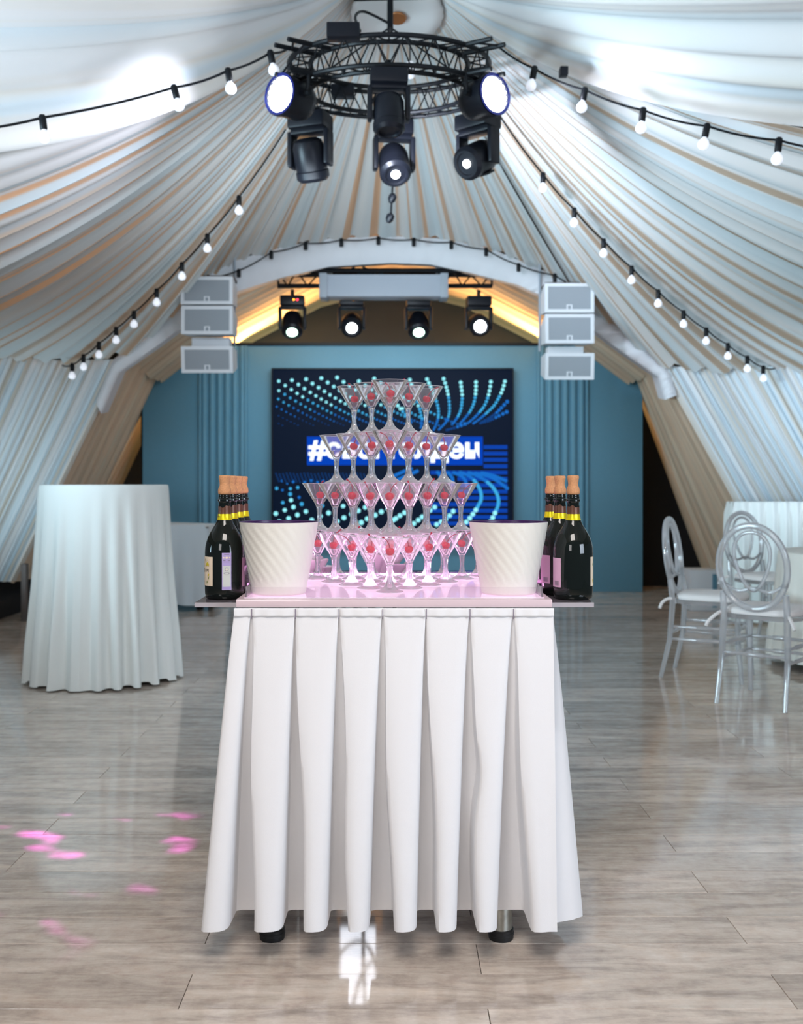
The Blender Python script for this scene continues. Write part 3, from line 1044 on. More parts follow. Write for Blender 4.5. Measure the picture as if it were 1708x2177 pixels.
ac = thing('air_curtain', 'long pale grey air heater box fixed in front of the truss bar', 'heater', a0)
G().box((a0.x, AY, a1.z), (a1.x, AY + 0.2, a0.z), 0.01).build('casing', 'pale_metal', ac, a0)
for xx in (a0.x, a1.x - 0.055):
    G().box((xx - 0.004, AY - 0.012, a1.z - 0.01), (xx + 0.06, AY + 0.2, a0.z + 0.01), 0.005).build('end_cap', 'greymetal', ac, a0)
fins = G()
for i in range(9):
    z_ = lerp(a1.z + 0.02, a0.z - 0.02, i / 8)
    fins.box((a0.x + 0.07, AY - 0.006, z_ - 0.004), (a1.x - 0.07, AY + 0.004, z_ + 0.004))
tag(fins.build('fins', 'pale_metal', ac, a0, 0), kind='stuff')
for xx in (a0.x + 0.1, a1.x - 0.1):
    G().box((xx - 0.012, AY + 0.19, a0.z - 0.06), (xx + 0.012, TY - 0.115, a0.z - 0.04)).build('mounting_arm', 'greymetal', ac, a0, 0)
moving_head('first moving head lamp from the left over the stage, red indicator, greenish lens', W(622, 623, TY), 0.05, R(-40), 0.98, 'lens_green', 0.047, 'moving head lamps over the stage', ('led_amber', 'led_red'))
moving_head('second moving head lamp from the left over the stage, amber indicator, glaring lens', W(748, 623, TY), 0.05, R(-62), 0.98, 'lens_hot', 0.046, 'moving head lamps over the stage', ('led_amber',))
moving_head('third moving head lamp from the left over the stage, pale green lens', W(890, 624, TY), 0.03, R(-42), 0.98, 'lens_green', 0.047, 'moving head lamps over the stage')
moving_head('rightmost moving head lamp over the stage, its beam glaring into the camera', W(1018, 624, TY), 0.05, R(-72), 0.98, 'lens_star', 0.05, 'moving head lamps over the stage')


def speaker(label, px0, px1, py0, py1, Y, tilt):
    c = (W(px0, py0, Y) + W(px1, py1, Y)) / 2
    w = (px1 - px0) / F * Y / 2
    h = (py1 - py0) / F * Y / 2
    t = thing('loudspeaker', label, 'speaker', c, 0, 'line array loudspeakers')
    t.rotation_euler = (tilt, 0, 0)
    d = 0.16
    k = G()
    k.add([(-w, -d, -h), (w, -d, -h), (w, -d, h), (-w, -d, h), (-w * 0.93, d, -h * 0.7), (w * 0.93, d, -h * 0.7), (w * 0.93, d, h * 0.7), (-w * 0.93, d, h * 0.7)],
          [(0, 1, 2, 3), (5, 4, 7, 6), (0, 4, 5, 1), (1, 5, 6, 2), (2, 6, 7, 3), (3, 7, 4, 0)])
    k.build('cabinet', 'white_metal', t, smooth=0)
    fr = G()
    e = 0.026
    for lo_, hi_ in (((-w, -d - 0.012, h - e), (w, -d, h)), ((-w, -d - 0.012, -h), (w, -d, -h + e)), ((-w, -d - 0.012, -h + e), (-w + e, -d, h - e)), ((w - e, -d - 0.012, -h + e), (w, -d, h - e))):
        fr.box(lo_, hi_)
    fr.build('frame', 'white_metal', t, smooth=0)
    G().box((-w + e, -d - 0.006, -h + e), (w - e, -d - 0.001, h - e)).build('grille', 'grille', t, smooth=0)
    lg = G()
    lg.box((-0.022, -d - 0.010, -h + e), (-0.012, -d - 0.006, -h + e + 0.036))
    lg.box((0.012, -d - 0.010, -h + e), (0.022, -d - 0.006, -h + e + 0.036))
    lg.box((-0.012, -d - 0.010, -h + e + 0.028), (0.012, -d - 0.006, -h + e + 0.036))
    lg.build('badge', 'white_metal', t, smooth=0)
    return t, c


SPY = 8.15
for side, (xa, xb, rows) in (('left', (394, 502, ((597, 655), (659, 718), (737, 792)))), ('right', (1152, 1255, ((611, 672), (676, 737), (751, 806))))):
    for i, (ya, yb) in enumerate(rows):
        nm = ('top', 'middle', 'bottom')[i]
        speaker('white loudspeaker with grey grille, %s of the %s hanging column%s' % (nm, side, ', tilted down' if i == 2 else ''), xa + (0, 1, 1)[i], xb, ya, yb, SPY, R((0, -1, 7)[i]))
    pc = (xa + xb) / 2
    pb = W(pc, rows[0][0], SPY)
    hg = thing('speaker_hanger', 'thin grey rigging frame holding the %s column of loudspeakers' % side, 'rigging', pb)
    ex = xb - 3 if side == 'left' else xa - 4
    G().tube([W(ex, 540 if side == 'left' else 560, SPY + 0.30), W(ex, rows[2][0] - 4, SPY + 0.30)], 0.010, 8).build('pole', 'greymetal', hg, pb)
    G().box((W(xa + 4, 0, SPY).x, SPY - 0.1, pb.z + 0.001), (W(xb - 2, 0, SPY).x, SPY + 0.12, pb.z + 0.022)).build('top_plate', 'cable', hg, pb, 0)
    G().box((W(xa + 14, 0, SPY).x, SPY + 0.0, W(0, rows[2][0], SPY).z), (W(xb - 14, 0, SPY).x, SPY + 0.13, W(0, rows[1][1], SPY).z)).build('link_plate', 'white_metal', hg, pb, 0)

# ------------------------------------------------------------------ LED screen
SY = SW - 0.10
s0, s1 = W(580, 785, SY), W(1090, 1148, SY)
scr = thing('led_screen', 'large black LED screen with blue dot patterns and a hashtag on the stage wall', 'screen', (0, SY, s1.z))
so = V((0, SY, s1.z))
G().box((s0.x, SY + 0.004, s1.z), (s1.x, SY + 0.099, s0.z), 0.006).build('panel', 'screen', scr, so)
fr = G()
for lo_, hi_ in (((s0.x - 0.012, SY - 0.01, s0.z), (s1.x + 0.012, SY + 0.09, s0.z + 0.012)), ((s0.x - 0.012, SY - 0.01, s1.z - 0.012), (s1.x + 0.012, SY + 0.09, s1.z)),
                 ((s0.x - 0.012, SY - 0.01, s1.z), (s0.x, SY + 0.09, s0.z)), ((s1.x, SY - 0.01, s1.z), (s1.x + 0.012, SY + 0.09, s0.z))):
    fr.box(lo_, hi_)
fr.build('frame', 'black2', scr, so, 0)
dots = [G(), G(), G(), G()]
PXM = SY / F


def dot(px, py, r, lev):
    if not (586 < px < 1084 and 792 < py < 1143):
        return
    c = W(px, py, SY)
    dots[lev].disc((c.x, SY + 0.0015 - 0.0004 * (3 - lev), c.z), r * PXM, 12)


def C1(x, y):
    return 570 + x / 5.882, 770 + y / 5.882


def C2(x, y):
    return 820 + x / 5.882, 770 + y / 5.882


# upper left: rows of dots receding to the lower right
for si, (sx, sy) in enumerate(((1330, 205), (1137, 238), (865, 192), (667, 200), (477, 212), (300, 225), (135, 237), (-20, 250), (-170, 265), (-320, 282), (-470, 300), (-620, 322))):
    x, y = sx, sy
    dx, dy = 80, 55
    for k in range(34):
        X_, Y_ = C1(x, y)
        far = k / 20 + max(0, si - 4) * 0.10
        lev = 0 if far < 0.45 else (1 if far < 0.72 else (2 if far < 1.05 else 3))
        r = max(1.3, 4.0 - 2.4 * min(1.2, far))
        if Y_ < 905:
            dot(X_, Y_, r, lev)
        x += dx
        y += dy
        dx *= 0.955
        dy *= 0.925
strands = [
    [(150, 540), (200, 600), (270, 680), (330, 760)], [(300, 210), (370, 410), (430, 600), (455, 720), (440, 830)], [(515, 205), (590, 360), (640, 500), (662, 600), (660, 690), (635, 775), (600, 850)],
    [(725, 205), (745, 260), (770, 350), (787, 430), (798, 520), (800, 600), (788, 680), (755, 750), (710, 800), (660, 850)],
    [(940, 250), (952, 340), (960, 430), (953, 530), (940, 600), (905, 680), (860, 745), (820, 790)],
    [(1132, 245), (1130, 350), (1118, 460), (1095, 540), (1060, 610), (1010, 680), (930, 770)],
    [(1318, 240), (1305, 340), (1280, 440), (1240, 540), (1180, 620), (1110, 695), (1020, 770)],
    [(1495, 235), (1465, 340), (1425, 430), (1360, 540), (1280, 620), (1190, 700), (1100, 765)],
    [(1525, 490), (1450, 570), (1380, 640), (1310, 690), (1200, 750)], [(1520, 620), (1420, 670), (1300, 730), (1180, 765)], [(1000, 770), (880, 815), (760, 850)]]
for st_ in strands:
    p = catmull([(*C2(*q), 0) for q in st_], 12)
    L_ = 0.0
    nxt = 0.0
    for i in range(1, len(p)):
        L_ += (p[i] - p[i - 1]).length
        if L_ >= nxt:
            q = i / len(p)
            bl = st_ in strands[-3:]
            lev = (2 if q < 0.5 else 3) if bl else (0 if q < 0.30 else (1 if q < 0.70 else 2))
            dot(p[i].x, p[i].y, 4.0 - 1.7 * q, lev)
            nxt = L_ + 8.6 - 5.6 * q
lowL = [(315, 1495, 3), (460, 1500, 3), (540, 1482, 3), (620, 1502, 3), (690, 1487, 3), (170, 1485, 2), (240, 1520, 2), (108, 1578, 3.6), (280, 1582, 3.4), (372, 1567, 3.4), (180, 1600, 2.6), (278, 1650, 4.2), (390, 1690, 3.2), (288, 1725, 4.4), (185, 1757, 3.6), (318, 1812, 4.8),
        (422, 1773, 4.2), (210, 1850, 4.4), (98, 1893, 4.8), (475, 1867, 4.6), (368, 1910, 4.8), (258, 1953, 4.8), (548, 1973, 5.0), (140, 1995, 5), (435, 2015, 5), (655, 1927, 4.8), (757, 1885, 5), (950, 1945, 5.2), (865, 1990, 5.2), (1168, 2005, 5.4),
        (1130, 1857, 5), (940, 1800, 4.6), (1340, 1912, 5.2), (1418, 1870, 5.2), (1570, 1972, 5.2), (680, 1795, 4.0), (1045, 1900, 5), (1240, 1958, 5), (1215, 1815, 4.8), (1500, 1830, 5)]
for x, y, r in lowL:
    dot(*C1(x, y), r, 0 if r > 4.3 else (1 if r > 3.2 else 2))
for i in range(26):
    for j in range(5):
        x = 100 + i * 44 + j * 9
        y = 1395 + j * 24 + 6 * math.sin(i * 1.3)
        dot(*C1(x, y), 1.5, 3)
low = [[(240, 1880), (170, 1925), (100, 1975), (40, 2010)], [(620, 1810), (520, 1880), (440, 1950), (340, 2030)], [(850, 1860), (770, 1950), (690, 2000), (620, 2040)],
       [(150, 1470), (260, 1420), (400, 1360)], [(110, 1420), (220, 1370), (330, 1330)], [(650, 1375), (690, 1430), (660, 1500), (600, 1560)], [(780, 1380), (835, 1450), (840, 1530)], [(850, 1380), (960, 1430), (1005, 1500), (1020, 1570)],
       [(930, 1375), (1040, 1420), (1110, 1480), (1165, 1560), (1195, 1640), (1195, 1720), (1160, 1795), (1115, 1870), (1050, 1955), (1000, 2010)],
       [(1040, 1380), (1180, 1435), (1310, 1530), (1380, 1620), (1412, 1710), (1408, 1790), (1372, 1880), (1330, 1965), (1295, 2015)], [(1120, 1390), (1300, 1430), (1420, 1500), (1525, 1580)], [(1200, 1385), (1350, 1420), (1520, 1490)]]
for st_ in low:
    p = catmull([(*C2(*q), 0) for q in st_], 14)
    L_, nxt = 0.0, 0.0
    for i in range(1, len(p)):
        L_ += (p[i] - p[i - 1]).length
        if L_ >= nxt:
            q = i / len(p)
            long_ = len(st_) > 8
            first = st_ in low[:3]
            lev = 0 if (first or (long_ and q > 0.72)) else (1 if (long_ and q > 0.45) else 2)
            if long_ and 0.2 < q <= 0.45:
                lev = 1
            dot(p[i].x, p[i].y, 5.0 if lev == 0 else 3.8, lev)
            nxt = L_ + (10.5 if lev == 0 else 3.6)
for i, (dg_, nm) in enumerate(zip(dots, ('dot0', 'dot1', 'dot2', 'dot3'))):
    tag(dg_.build('lit_dots', nm, scr, so, 0), kind='stuff')
bars = G()
for i in range(14):
    y = 1062 + i * 79.5
    x0 = 1228 if i < 4 else (560 if i == 4 else (900 if i < 9 else 480))
    q0, q1 = W(*C2(x0, y - 24), SY), W(*C2(1525, y + 24), SY)
    if y < 2060:
        bars.add([(q0.x, SY + 0.003, q1.z), (q1.x, SY + 0.003, q1.z), (q1.x, SY + 0.003, q0.z), (q0.x, SY + 0.003, q0.z)], [(0, 1, 2, 3)])
tag(bars.build('blue_bars', 'blue_bar', scr, so, 0), kind='stuff')
b0, b1 = W(653, 928, SY), W(1027, 989, SY)
blk = G()
blk.add([(b0.x, SY + 0.002, b1.z), (b1.x, SY + 0.002, b1.z), (b1.x, SY + 0.002, b0.z), (b0.x, SY + 0.002, b0.z)], [(0, 1, 2, 3)])
blk.build('text_block', 'blue_block', scr, so, 0)


def text_mesh(s, size, bold=0.0, res=3):
    """outline of a line of text as (verts2d, faces), left-bottom at 0"""
    cu = bpy.data.curves.new('txt', 'FONT')
    cu.body = s
    cu.size = size
    cu.offset = bold
    cu.resolution_u = res
    ob = bpy.data.objects.new('txt', cu)
    COL.objects.link(ob)
    dg = bpy.context.evaluated_depsgraph_get()
    dg.update()
    me = bpy.data.meshes.new_from_object(ob.evaluated_get(dg))
    vs = [(v.co.x, v.co.y) for v in me.vertices]
    fs = [tuple(p.vertices) for p in me.polygons]
    bpy.data.objects.remove(ob)
    bpy.data.meshes.remove(me)
    return vs, fs


vs, fs = text_mesh('#свогтолден', 0.30, 0.010)
if vs:
    xs, ys = [v[0] for v in vs], [v[1] for v in vs]
    t0, t1 = W(656, 936, SY), W(1025, 984, SY)
    kx, kz = 0.985 * (t1.x - t0.x) / (max(xs) - min(xs)), (t0.z - t1.z) / (max(ys) - min(ys))
    tg = G().add([(t0.x + (x - min(xs)) * kx, SY - 0.0012, t1.z + (y - min(ys)) * kz) for x, y in vs], fs)
    tg.build('hashtag_text', 'text', scr, so, 0)
# ================================================================== DISPLAY TABLE
TF = 2.375
tb = thing('display_table', 'small bar table with a pink-lit acrylic top on steel legs', 'table', (0, 2.7, 0))
t_o = V((0, 2.7, 0))
SX0, SX1, SBK = -0.360, 0.367, 3.03
G().box((SX0, TF, 0.8175), (SX1, SBK, 0.8365), 0.003).build('tabletop', 'slab', tb, t_o)
G().box((SX0 + 0.016, TF + 0.024, 0.8365), (SX1 - 0.016, SBK - 0.02, 0.8380)).build('light_panel', 'panel', tb, t_o, 0)
for i, (lo_, hi_) in enumerate((((-0.466, 2.43, 0.812), (SX0 - 0.0008, 3.34, 0.823)), ((SX1 + 0.0008, 2.43, 0.812), (0.474, 3.34, 0.823)), ((SX0 - 0.0008, SBK + 0.001, 0.812), (SX1 + 0.0008, 3.34, 0.823)))):
    s_ = G().box(lo_, hi_, 0.002).build('shelf', 'shelf', tb, t_o)
    if i < 2:
        e = G().box((lo_[0] + 0.001, 2.4288, 0.8122), (hi_[0] - 0.001, 2.4298, 0.8228)).build('shelf_edge', 'shelf_edge', s_, t_o, 0)
for lo_, hi_ in (((SX0 + 0.03, SBK - 0.0205, 0.8382), (SX1 - 0.03, SBK - 0.018, 0.8415)), ((SX0 + 0.0225, 2.62, 0.8382), (SX0 + 0.0245, SBK - 0.03, 0.848)), ((SX1 - 0.0245, 2.62, 0.8382), (SX1 - 0.0225, SBK - 0.03, 0.848))):
    G().box(lo_, hi_).build('glass_fill_strip', 'pink_fill', tb, t_o, 0)  # glowing strips added to tint the glasses pink
for sx, sy in ((-0.292, 2.511), (0.263, 2.511), (-0.292, 2.93), (0.263, 2.93)):
    X = Matrix.Translation((sx, sy, 0))
    lg = G().lathe([(0, 0.012), (0.028, 0.012), (0.028, 0.8175), (0, 0.8175)], 24, X).build('leg', 'steel', tb, t_o)
    G().lathe([(0, 0), (0.0295, 0), (0.0305, 0.004), (0.0305, 0.011), (0.0318, 0.012), (0.0318, 0.017), (0.0305, 0.018), (0.0305, 0.025), (0.0285, 0.027), (0, 0.027)], 24, X).build('rubber_foot', 'rubber', lg, t_o)
led = G().box((-0.155, 3.036, 0.165), (-0.052, 3.046, 0.48), 0.002).build('patch_light', 'white_metal', tb, t_o)  # invented glowing box, added for its bright reflection in the floor
G().box((-0.153, 3.0345, 0.20), (-0.050, 3.0359, 0.478)).build('patch_light_face', 'patch_glow', led, t_o, 0)
G().box((-0.118, 3.030, 0.475), (-0.090, 3.046, 0.8175)).build('patch_light_bracket', 'steel', tb, t_o, 0)
# upward pink spots added between the glass feet to brighten the stems
for dx_, dy_ in ((-0.057, 2.60), (0.043, 2.60), (-0.007, 2.69), (-0.107, 2.69), (0.093, 2.69), (-0.057, 2.78), (0.043, 2.78), (-0.157, 2.80), (0.143, 2.80), (-0.007, 2.87), (-0.107, 2.87), (0.093, 2.87)):
    spot('glass_fill_spot', V((dx_, dy_, 0.8395)), V((dx_, dy_, 1.5)), 0.75, (1.0, 0.56, 0.94), 150, 0.4, 0.004)
# low clear rim of the tray
ty = G()
for lo_, hi_ in (((SX0 + 0.018, TF + 0.027, 0.8382), (SX1 - 0.018, TF + 0.030, 0.862)), ((SX0 + 0.018, SBK - 0.026, 0.8382), (SX1 - 0.018, SBK - 0.023, 0.846)),
                 ((SX0 + 0.018, TF + 0.031, 0.8382), (SX0 + 0.021, SBK - 0.027, 0.862)), ((SX1 - 0.021, TF + 0.031, 0.8382), (SX1 - 0.018, SBK - 0.027, 0.862))):
    ty.box(lo_, hi_)
tag(ty.build('acrylic_tray', 'clear', smooth=0), 'low clear acrylic tray rim around the glass tower', 'tray')

# ------------------------------------------------------------------ skirt
top_l = [-0.362, -0.3226, -0.2226, -0.1226, -0.0226, 0.0774, 0.1774, 0.277, 0.3685]
bot_l = [-0.438, -0.317, -0.204, -0.102, 0.003, 0.0998, 0.192, 0.316, 0.375]
bot_r = [-0.376, -0.252, -0.150, -0.0536, 0.0558, 0.148, 0.2415, 0.375]
SKT, SKB = 0.8168, 0.082
YF = 2.3735


def wob(k, t):
    return 0.006 * math.sin(k * 2.1 + t * 5.0) * t * (1 - t) * 4 + (-0.020 * math.exp(-((t - 0.52) / 0.10) ** 2) if k == 6 else 0) * -0.6


def skirt_row(t):
    """plan points of the skirt at height fraction t (0 top, 1 hem), left front corner round to the back gap"""
    tt = t ** 0.72
    pts = []
    for k in range(8):
        l0 = lerp(top_l[k], bot_l[k], t ** 0.9) + (wob(k, t) if k else 0)
        n0 = lerp(top_l[k + 1], bot_l[k + 1], t ** 0.9) + (wob(k + 1, t) if k < 7 else 0)
        r0 = lerp(top_l[k + 1], bot_r[k], tt)
        if k == 7:
            r0 = n0
        r0 = min(r0, n0)
        out_, in_ = 0.022 * t, 0.104 * t ** 0.75
        w_ = r0 - l0
        for f, d in ((0.0, 0.80), (0.02, 0.93), (0.12, 0.99), (0.40, 1.0), (0.70, 0.97), (0.88, 0.90), (0.97, 0.80), (1.0, 0.68)):
            if k == 7 and f > 0.8:
                d = 0.97
            pts.append((l0 + w_ * f, YF + lerp(in_, -out_, d)))
        if k < 7:
            g_ = n0 - r0
            for f, d in ((0.05, 0.06), (0.25, 0.0), (0.6, 0.0), (0.9, 0.0), (0.97, 0.05)):
                pts.append((r0 + g_ * f, YF + lerp(in_, -out_, d)))
    # right side, from the front corner to the back
    side = []
    ys = [2.40, 2.42, 2.44, 2.47, 2.50, 2.54, 2.58, 2.62, 2.66, 2.70, 2.75, 2.80, 2.85, 2.90, 2.96, 3.02, 3.05]
    prof = [0.0, 0.05, 0.078, 0.083, 0.074, 0.045, 0.03, 0.05, 0.075, 0.07, 0.035, 0.03, 0.06, 0.075, 0.045, 0.03, 0.01]
    for y, d in zip(ys, prof):
        side.append((0.3685 + d * t ** 0.85 + (0.002 if t > 0 else 0), lerp(2.376 + (y - 2.40) * 1.0, y, t)))
    back_y = 3.05
    back = []
    for i in range(14):
        x = lerp(0.3685, -0.030, (i + 1) / 14)
        back.append((x, back_y + 0.03 * t * math.sin(i * 1.9)))
    back2 = []
    for i in range(8):
        x = lerp(-0.165, -0.362, i / 7)
        back2.append((x, back_y + 0.03 * t * math.sin(i * 1.9 + 1)))
    left = []
    for y, d in list(zip(ys, prof))[::-1]:
        left.append((-0.362 - (d * 0.7 + 0.018) * t ** 0.85, lerp(2.376 + (y - 2.40), y, t)))
    return pts + side + back, back2 + left + [pts[0]]


sg = G()
NT = 30
rows = [skirt_row(i / NT) for i in range(NT + 1)]
for part in (0, 1):
    vs, fs = [], []
    n = len(rows[0][part])
    for i in range(NT + 1):
        t = i / NT
        z = lerp(SKT, SKB, t)
        for j, (x, y) in enumerate(rows[i][part]):
            dz = 0
            vs.append((x, y, z + dz))
    for i in range(NT):
        for j in range(n - 1):
            a = i * n + j
            fs.append((a, a + n, a + n + 1, a + 1))
    sg.add(vs, fs)
skirt = tag(sg.build('table_skirt', 'cloth', smooth=50), 'white box-pleated skirt hanging around the bar table', 'table skirt')
# header band
hb_ = G()
k0, k1 = -0.3635, 0.3700


def band(u, v):
    x = lerp(k0, k1, u)
    z = lerp(0.8166, 0.7975, v)
    d = 0.0010 * math.sin(u * 130) * (0.4 + v) + 0.0006 * math.sin(u * 47 + 2)
    near = min(abs(x - q) for q in top_l[1:8])
    d -= 0.0035 * math.exp(-(near / 0.0035) ** 2)
    return Vector((x, YF - 0.0035 - d - 0.002 * (1 if 0.12 < v < 0.88 else 0), z))


hb_.grid(band, 240, 8)
hb_.build('header_band', 'cloth', skirt, smooth=60)
hs = G()
for k, q in enumerate(top_l[1:8]):
    hs.box((q - 0.0009, YF - 0.0062, 0.792), (q + 0.0009, YF - 0.0048, 0.8158))
hs.build('pleat_slit', M['inkgrey'], skirt, smooth=0)  # grey strips drawn along the pleat slits

# ------------------------------------------------------------------ loose cables under the table
for nm, pts in (('loop of grey cable sagging lowest under the bar table', [(-0.10, 2.98, 0.815), (-0.13, 2.99, 0.5), (-0.17, 3.0, 0.30), (-0.09, 2.99, 0.22), (-0.04, 2.97, 0.33), (-0.07, 2.96, 0.6), (-0.06, 2.96, 0.815)]),
                ('straight grey cable dropping to the floor under the bar table', [(-0.05, 3.0, 0.815), (-0.07, 3.0, 0.55), (-0.085, 3.02, 0.3), (-0.08, 3.02, 0.1), (-0.06, 3.04, 0.012), (0.05, 3.0, 0.008), (0.15, 2.9, 0.008)]),
                ('crossing loop of grey cable under the bar table', [(-0.14, 2.94, 0.815), (-0.13, 2.94, 0.50), (-0.09, 2.94, 0.30), (-0.03, 2.94, 0.27), (0.02, 2.93, 0.5), (0.0, 2.93, 0.815)])):
    tag(G().tube(catmull(pts, 8), 0.0058, 8).build('power_cable', 'cable'), nm, 'cable', 'cables under the bar table')

# ------------------------------------------------------------------ martini glasses
GH = 0.1330
RIM = 0.0484
wine = thing('martini_glass', 'x', 'glass', (0, 0, 0), 0, 'martini glasses of the tower')
bw = [(0.0, 0.0705), (0.005, 0.0712), (0.0085, 0.0745), (0.0130, 0.082), (RIM - 0.0014, GH - 0.0008), (RIM - 0.0006, GH), (RIM, GH - 0.0006), (0.0150, 0.0795), (0.0108, 0.0715), (0.0088, 0.0668)]
G().lathe(bw, 40).build('bowl', 'thin', wine, smooth=50)
G().lathe([(0.0, 0.0702), (0.0070, 0.0690), (0.0088, 0.0668), (0.0076, 0.060), (0.0064, 0.050), (0.0060, 0.040), (0.0066, 0.031), (0.0090, 0.0225)], 24).build('stem', 'glass', wine, smooth=80)
G().lathe([(0.0090, 0.0225), (0.0130, 0.0150), (0.0195, 0.0085), (0.0270, 0.0045), (0.0325, 0.0026), (0.0338, 0.0013), (0.0328, 0.0002), (0.0, 0.0002)], 36).build('foot', 'glass', wine, smooth=60)
G().tube([((RIM - 0.0005) * math.cos(2 * PI * i / 48), (RIM - 0.0005) * math.sin(2 * PI * i / 48), GH - 0.0006) for i in range(48)], 0.00075, 6, True).build('rim', 'rim', wine, smooth=80)
G().lathe([(0.0, 0.0905), (0.0165, 0.0905), (0.0172, 0.0900), (0.0122, 0.0824), (0.0082, 0.0752), (0.0048, 0.0718), (0, 0.0711)], 28).build('drink', 'syrup', wine, smooth=50)
S_ = 0.100
Y0 = 2.520
ZB = 0.8381
TXC = -0.007
tier_names = {6: 'bottom', 5: 'third', 4: 'second', 3: 'top'}
ords = ['first', 'second', 'third', 'fourth', 'fifth', 'sixth']
Yc = Y0 + 5 * S_ * 0.57735


def cherry_proto(seed):
    r_ = random.Random(seed)
    c = thing('cherry', 'x', 'cherry', (0, 0, 0), 0, 'cherries in the martini glasses')
    G().lathe([(0, -0.0086), (0.004, -0.0081), (0.0078, -0.0052), (0.0098, -0.0005), (0.0094, 0.0042), (0.0066, 0.0076), (0.0030, 0.0084), (0.0, 0.0070)], 20).build('fruit', 'cherry', c, smooth=80)
    ln = r_.uniform(0.028, 0.038)
    lean = r_.uniform(0.15, 0.65)
    pts = [(0, 0, 0.0066), (0.1 * ln * lean, 0, 0.0066 + 0.3 * ln), (0.42 * ln * lean, 0, 0.0066 + 0.65 * ln), (0.95 * ln * lean, 0, 0.0066 + ln * (1 - 0.18 * lean))]
    G().tube(catmull(pts, 4), [0.0015] * 3 + [0.0011] * 7 + [0.0014, 0.0019, 0.0024], 6).build('stalk', 'cherry_stem', c, smooth=60)
    return c


cps = [cherry_proto(s) for s in range(5)]
first_g, used_c = True, set()
cnt = 0
for lvl, n in enumerate((6, 5, 4, 3)):
    z = ZB + lvl * (GH + 0.0001)
    yf = Yc - (n - 1) * 0.57735 * S_
    for row in range(n):
        for j in range(row + 1):
            x = TXC + (j - row / 2) * S_
            y = yf + row * S_ * 0.8660
            o = wine if first_g else copy_tree(wine)
            first_g = False
            o.location = (x + rnd.uniform(-0.0006, 0.0006), y + rnd.uniform(-0.0006, 0.0006), z)
            o.rotation_euler = (0, 0, rnd.uniform(0, 6.28))
            tn = {0: 'bottom tier', 1: 'third tier down', 2: 'second tier down', 3: 'top tier'}[lvl]
            rn = 'the front' if row == 0 else ('the back row' if row == n - 1 else 'row %s' % ('two', 'three', 'four', 'five')[row - 1])
            jn = ('' if row == 0 else (('%s from left' % ords[j])))
            o['label'] = ('clear martini glass, %s, %s%s' % (tn, rn, ', ' + jn if jn else ''))
            if n == 4 and row == 3 and j == 0:
                continue
            cp = rnd.randrange(5)
            c = cps[cp] if cp not in used_c else copy_tree(cps[cp])
            used_c.add(cp)
            c.location = (x + rnd.uniform(-0.002, 0.002), y + rnd.uniform(-0.002, 0.002), z + 0.0985)
            c.scale = (1.13, 1.13, 1.08)
            c.rotation_euler = (rnd.uniform(-0.35, 0.35), rnd.uniform(-0.35, 0.35), rnd.choice((rnd.uniform(-0.7, 0.7), PI + rnd.uniform(-0.7, 0.7))))
            c['label'] = ('red cherry in the glass at %s, %s%s' % (tn, rn, ', ' + jn if jn else ''))

# ------------------------------------------------------------------ ice buckets


def bucket(label, x, y, rot):
    t = thing('ice_bucket', label, 'bucket', (x, y, 0.8381), rot, 'ice buckets')
    H = 0.172
    prof, N_ = [], 26
    o = [(0.055, 0.0), (0.0625, 0.0008), (0.0650, 0.004)]
    for i in range(N_ + 1):
        z = lerp(0.006, H, i / N_)
        r = lerp(0.0655, 0.0945, (i / N_) ** 1.05)
        if abs(z - 0.025) < 0.004:
            r -= 0.0
        o.append((r, z))

    def rip(r, z, a):
        if z < 0.028 or z > H - 0.006:
            return r
        ramp = min(1, (z - 0.028) / 0.01, (H - 0.006 - z) / 0.01)
        s = (a * 22 / (2 * PI) + z * 33) % 1.0
        return r + 0.0026 * ramp * (s - 0.35 if s < 0.8 else (1 - s) * 2.25)
    g = G()
    g.lathe([(0, 0)] + o, 176, fn=rip)
    g.build('shell', 'bucket', t, smooth=60)
    G().lathe([(0.0945, H), (0.0932, H + 0.0012), (0.0918, H), (0.0915, H - 0.006)], 64).build('rim', 'bucket_in', t)
    G().lathe([(0.0915, H - 0.004), (0.064, 0.010), (0, 0.010)], 64).build('liner', 'bucket_in', t)
    return t


bucket('cream diagonally ribbed bucket left of the glass tower', -0.2735, 2.489, 0.3)
bucket('cream diagonally ribbed bucket right of the glass tower', 0.2790, 2.492, 1.7)

# ------------------------------------------------------------------ sparkling wine bottles
BR = 0.0478


def wrap(pts2, th0, z0, rad=BR + 0.0004):
    return [Vector((math.sin(th0 + x / BR) * rad, -math.cos(th0 + x / BR) * rad, z0 + y)) for x, y in pts2]


def patch(w, h, th0, z0, rad, nseg=16):
    g = G()
    pts = []
    for i in range(nseg + 1):
        x = lerp(-w / 2, w / 2, i / nseg)
        pts += [(x, 0.0), (x, h)]
    g.add(wrap(pts, th0, z0, rad), [(2 * i, 2 * i + 2, 2 * i + 3, 2 * i + 1) for i in range(nseg)])
    return g


def blob(cx, cy, rx, ry, ang=0, n=10):
    return [(cx + rx * math.cos(2 * PI * i / n) * math.cos(ang) - ry * math.sin(2 * PI * i / n) * math.sin(ang),
             cy + rx * math.cos(2 * PI * i / n) * math.sin(ang) + ry * math.sin(2 * PI * i / n) * math.cos(ang)) for i in range(n)]


def bar(x0, y0, x1, y1, w=0.0004):
    d = Vector((x1 - x0, y1 - y0)).normalized()
    nx, ny = -d.y * w, d.x * w
    return [(x0 - nx, y0 - ny), (x1 - nx, y1 - ny), (x1 + nx, y1 + ny), (x0 + nx, y0 + ny)]


def decal(shapes, th0, z0, rad=BR + 0.0007):
    g = G()
    for s in shapes:
        g.add(wrap(s, th0, z0, rad), [tuple(range(len(s)))])
    return g


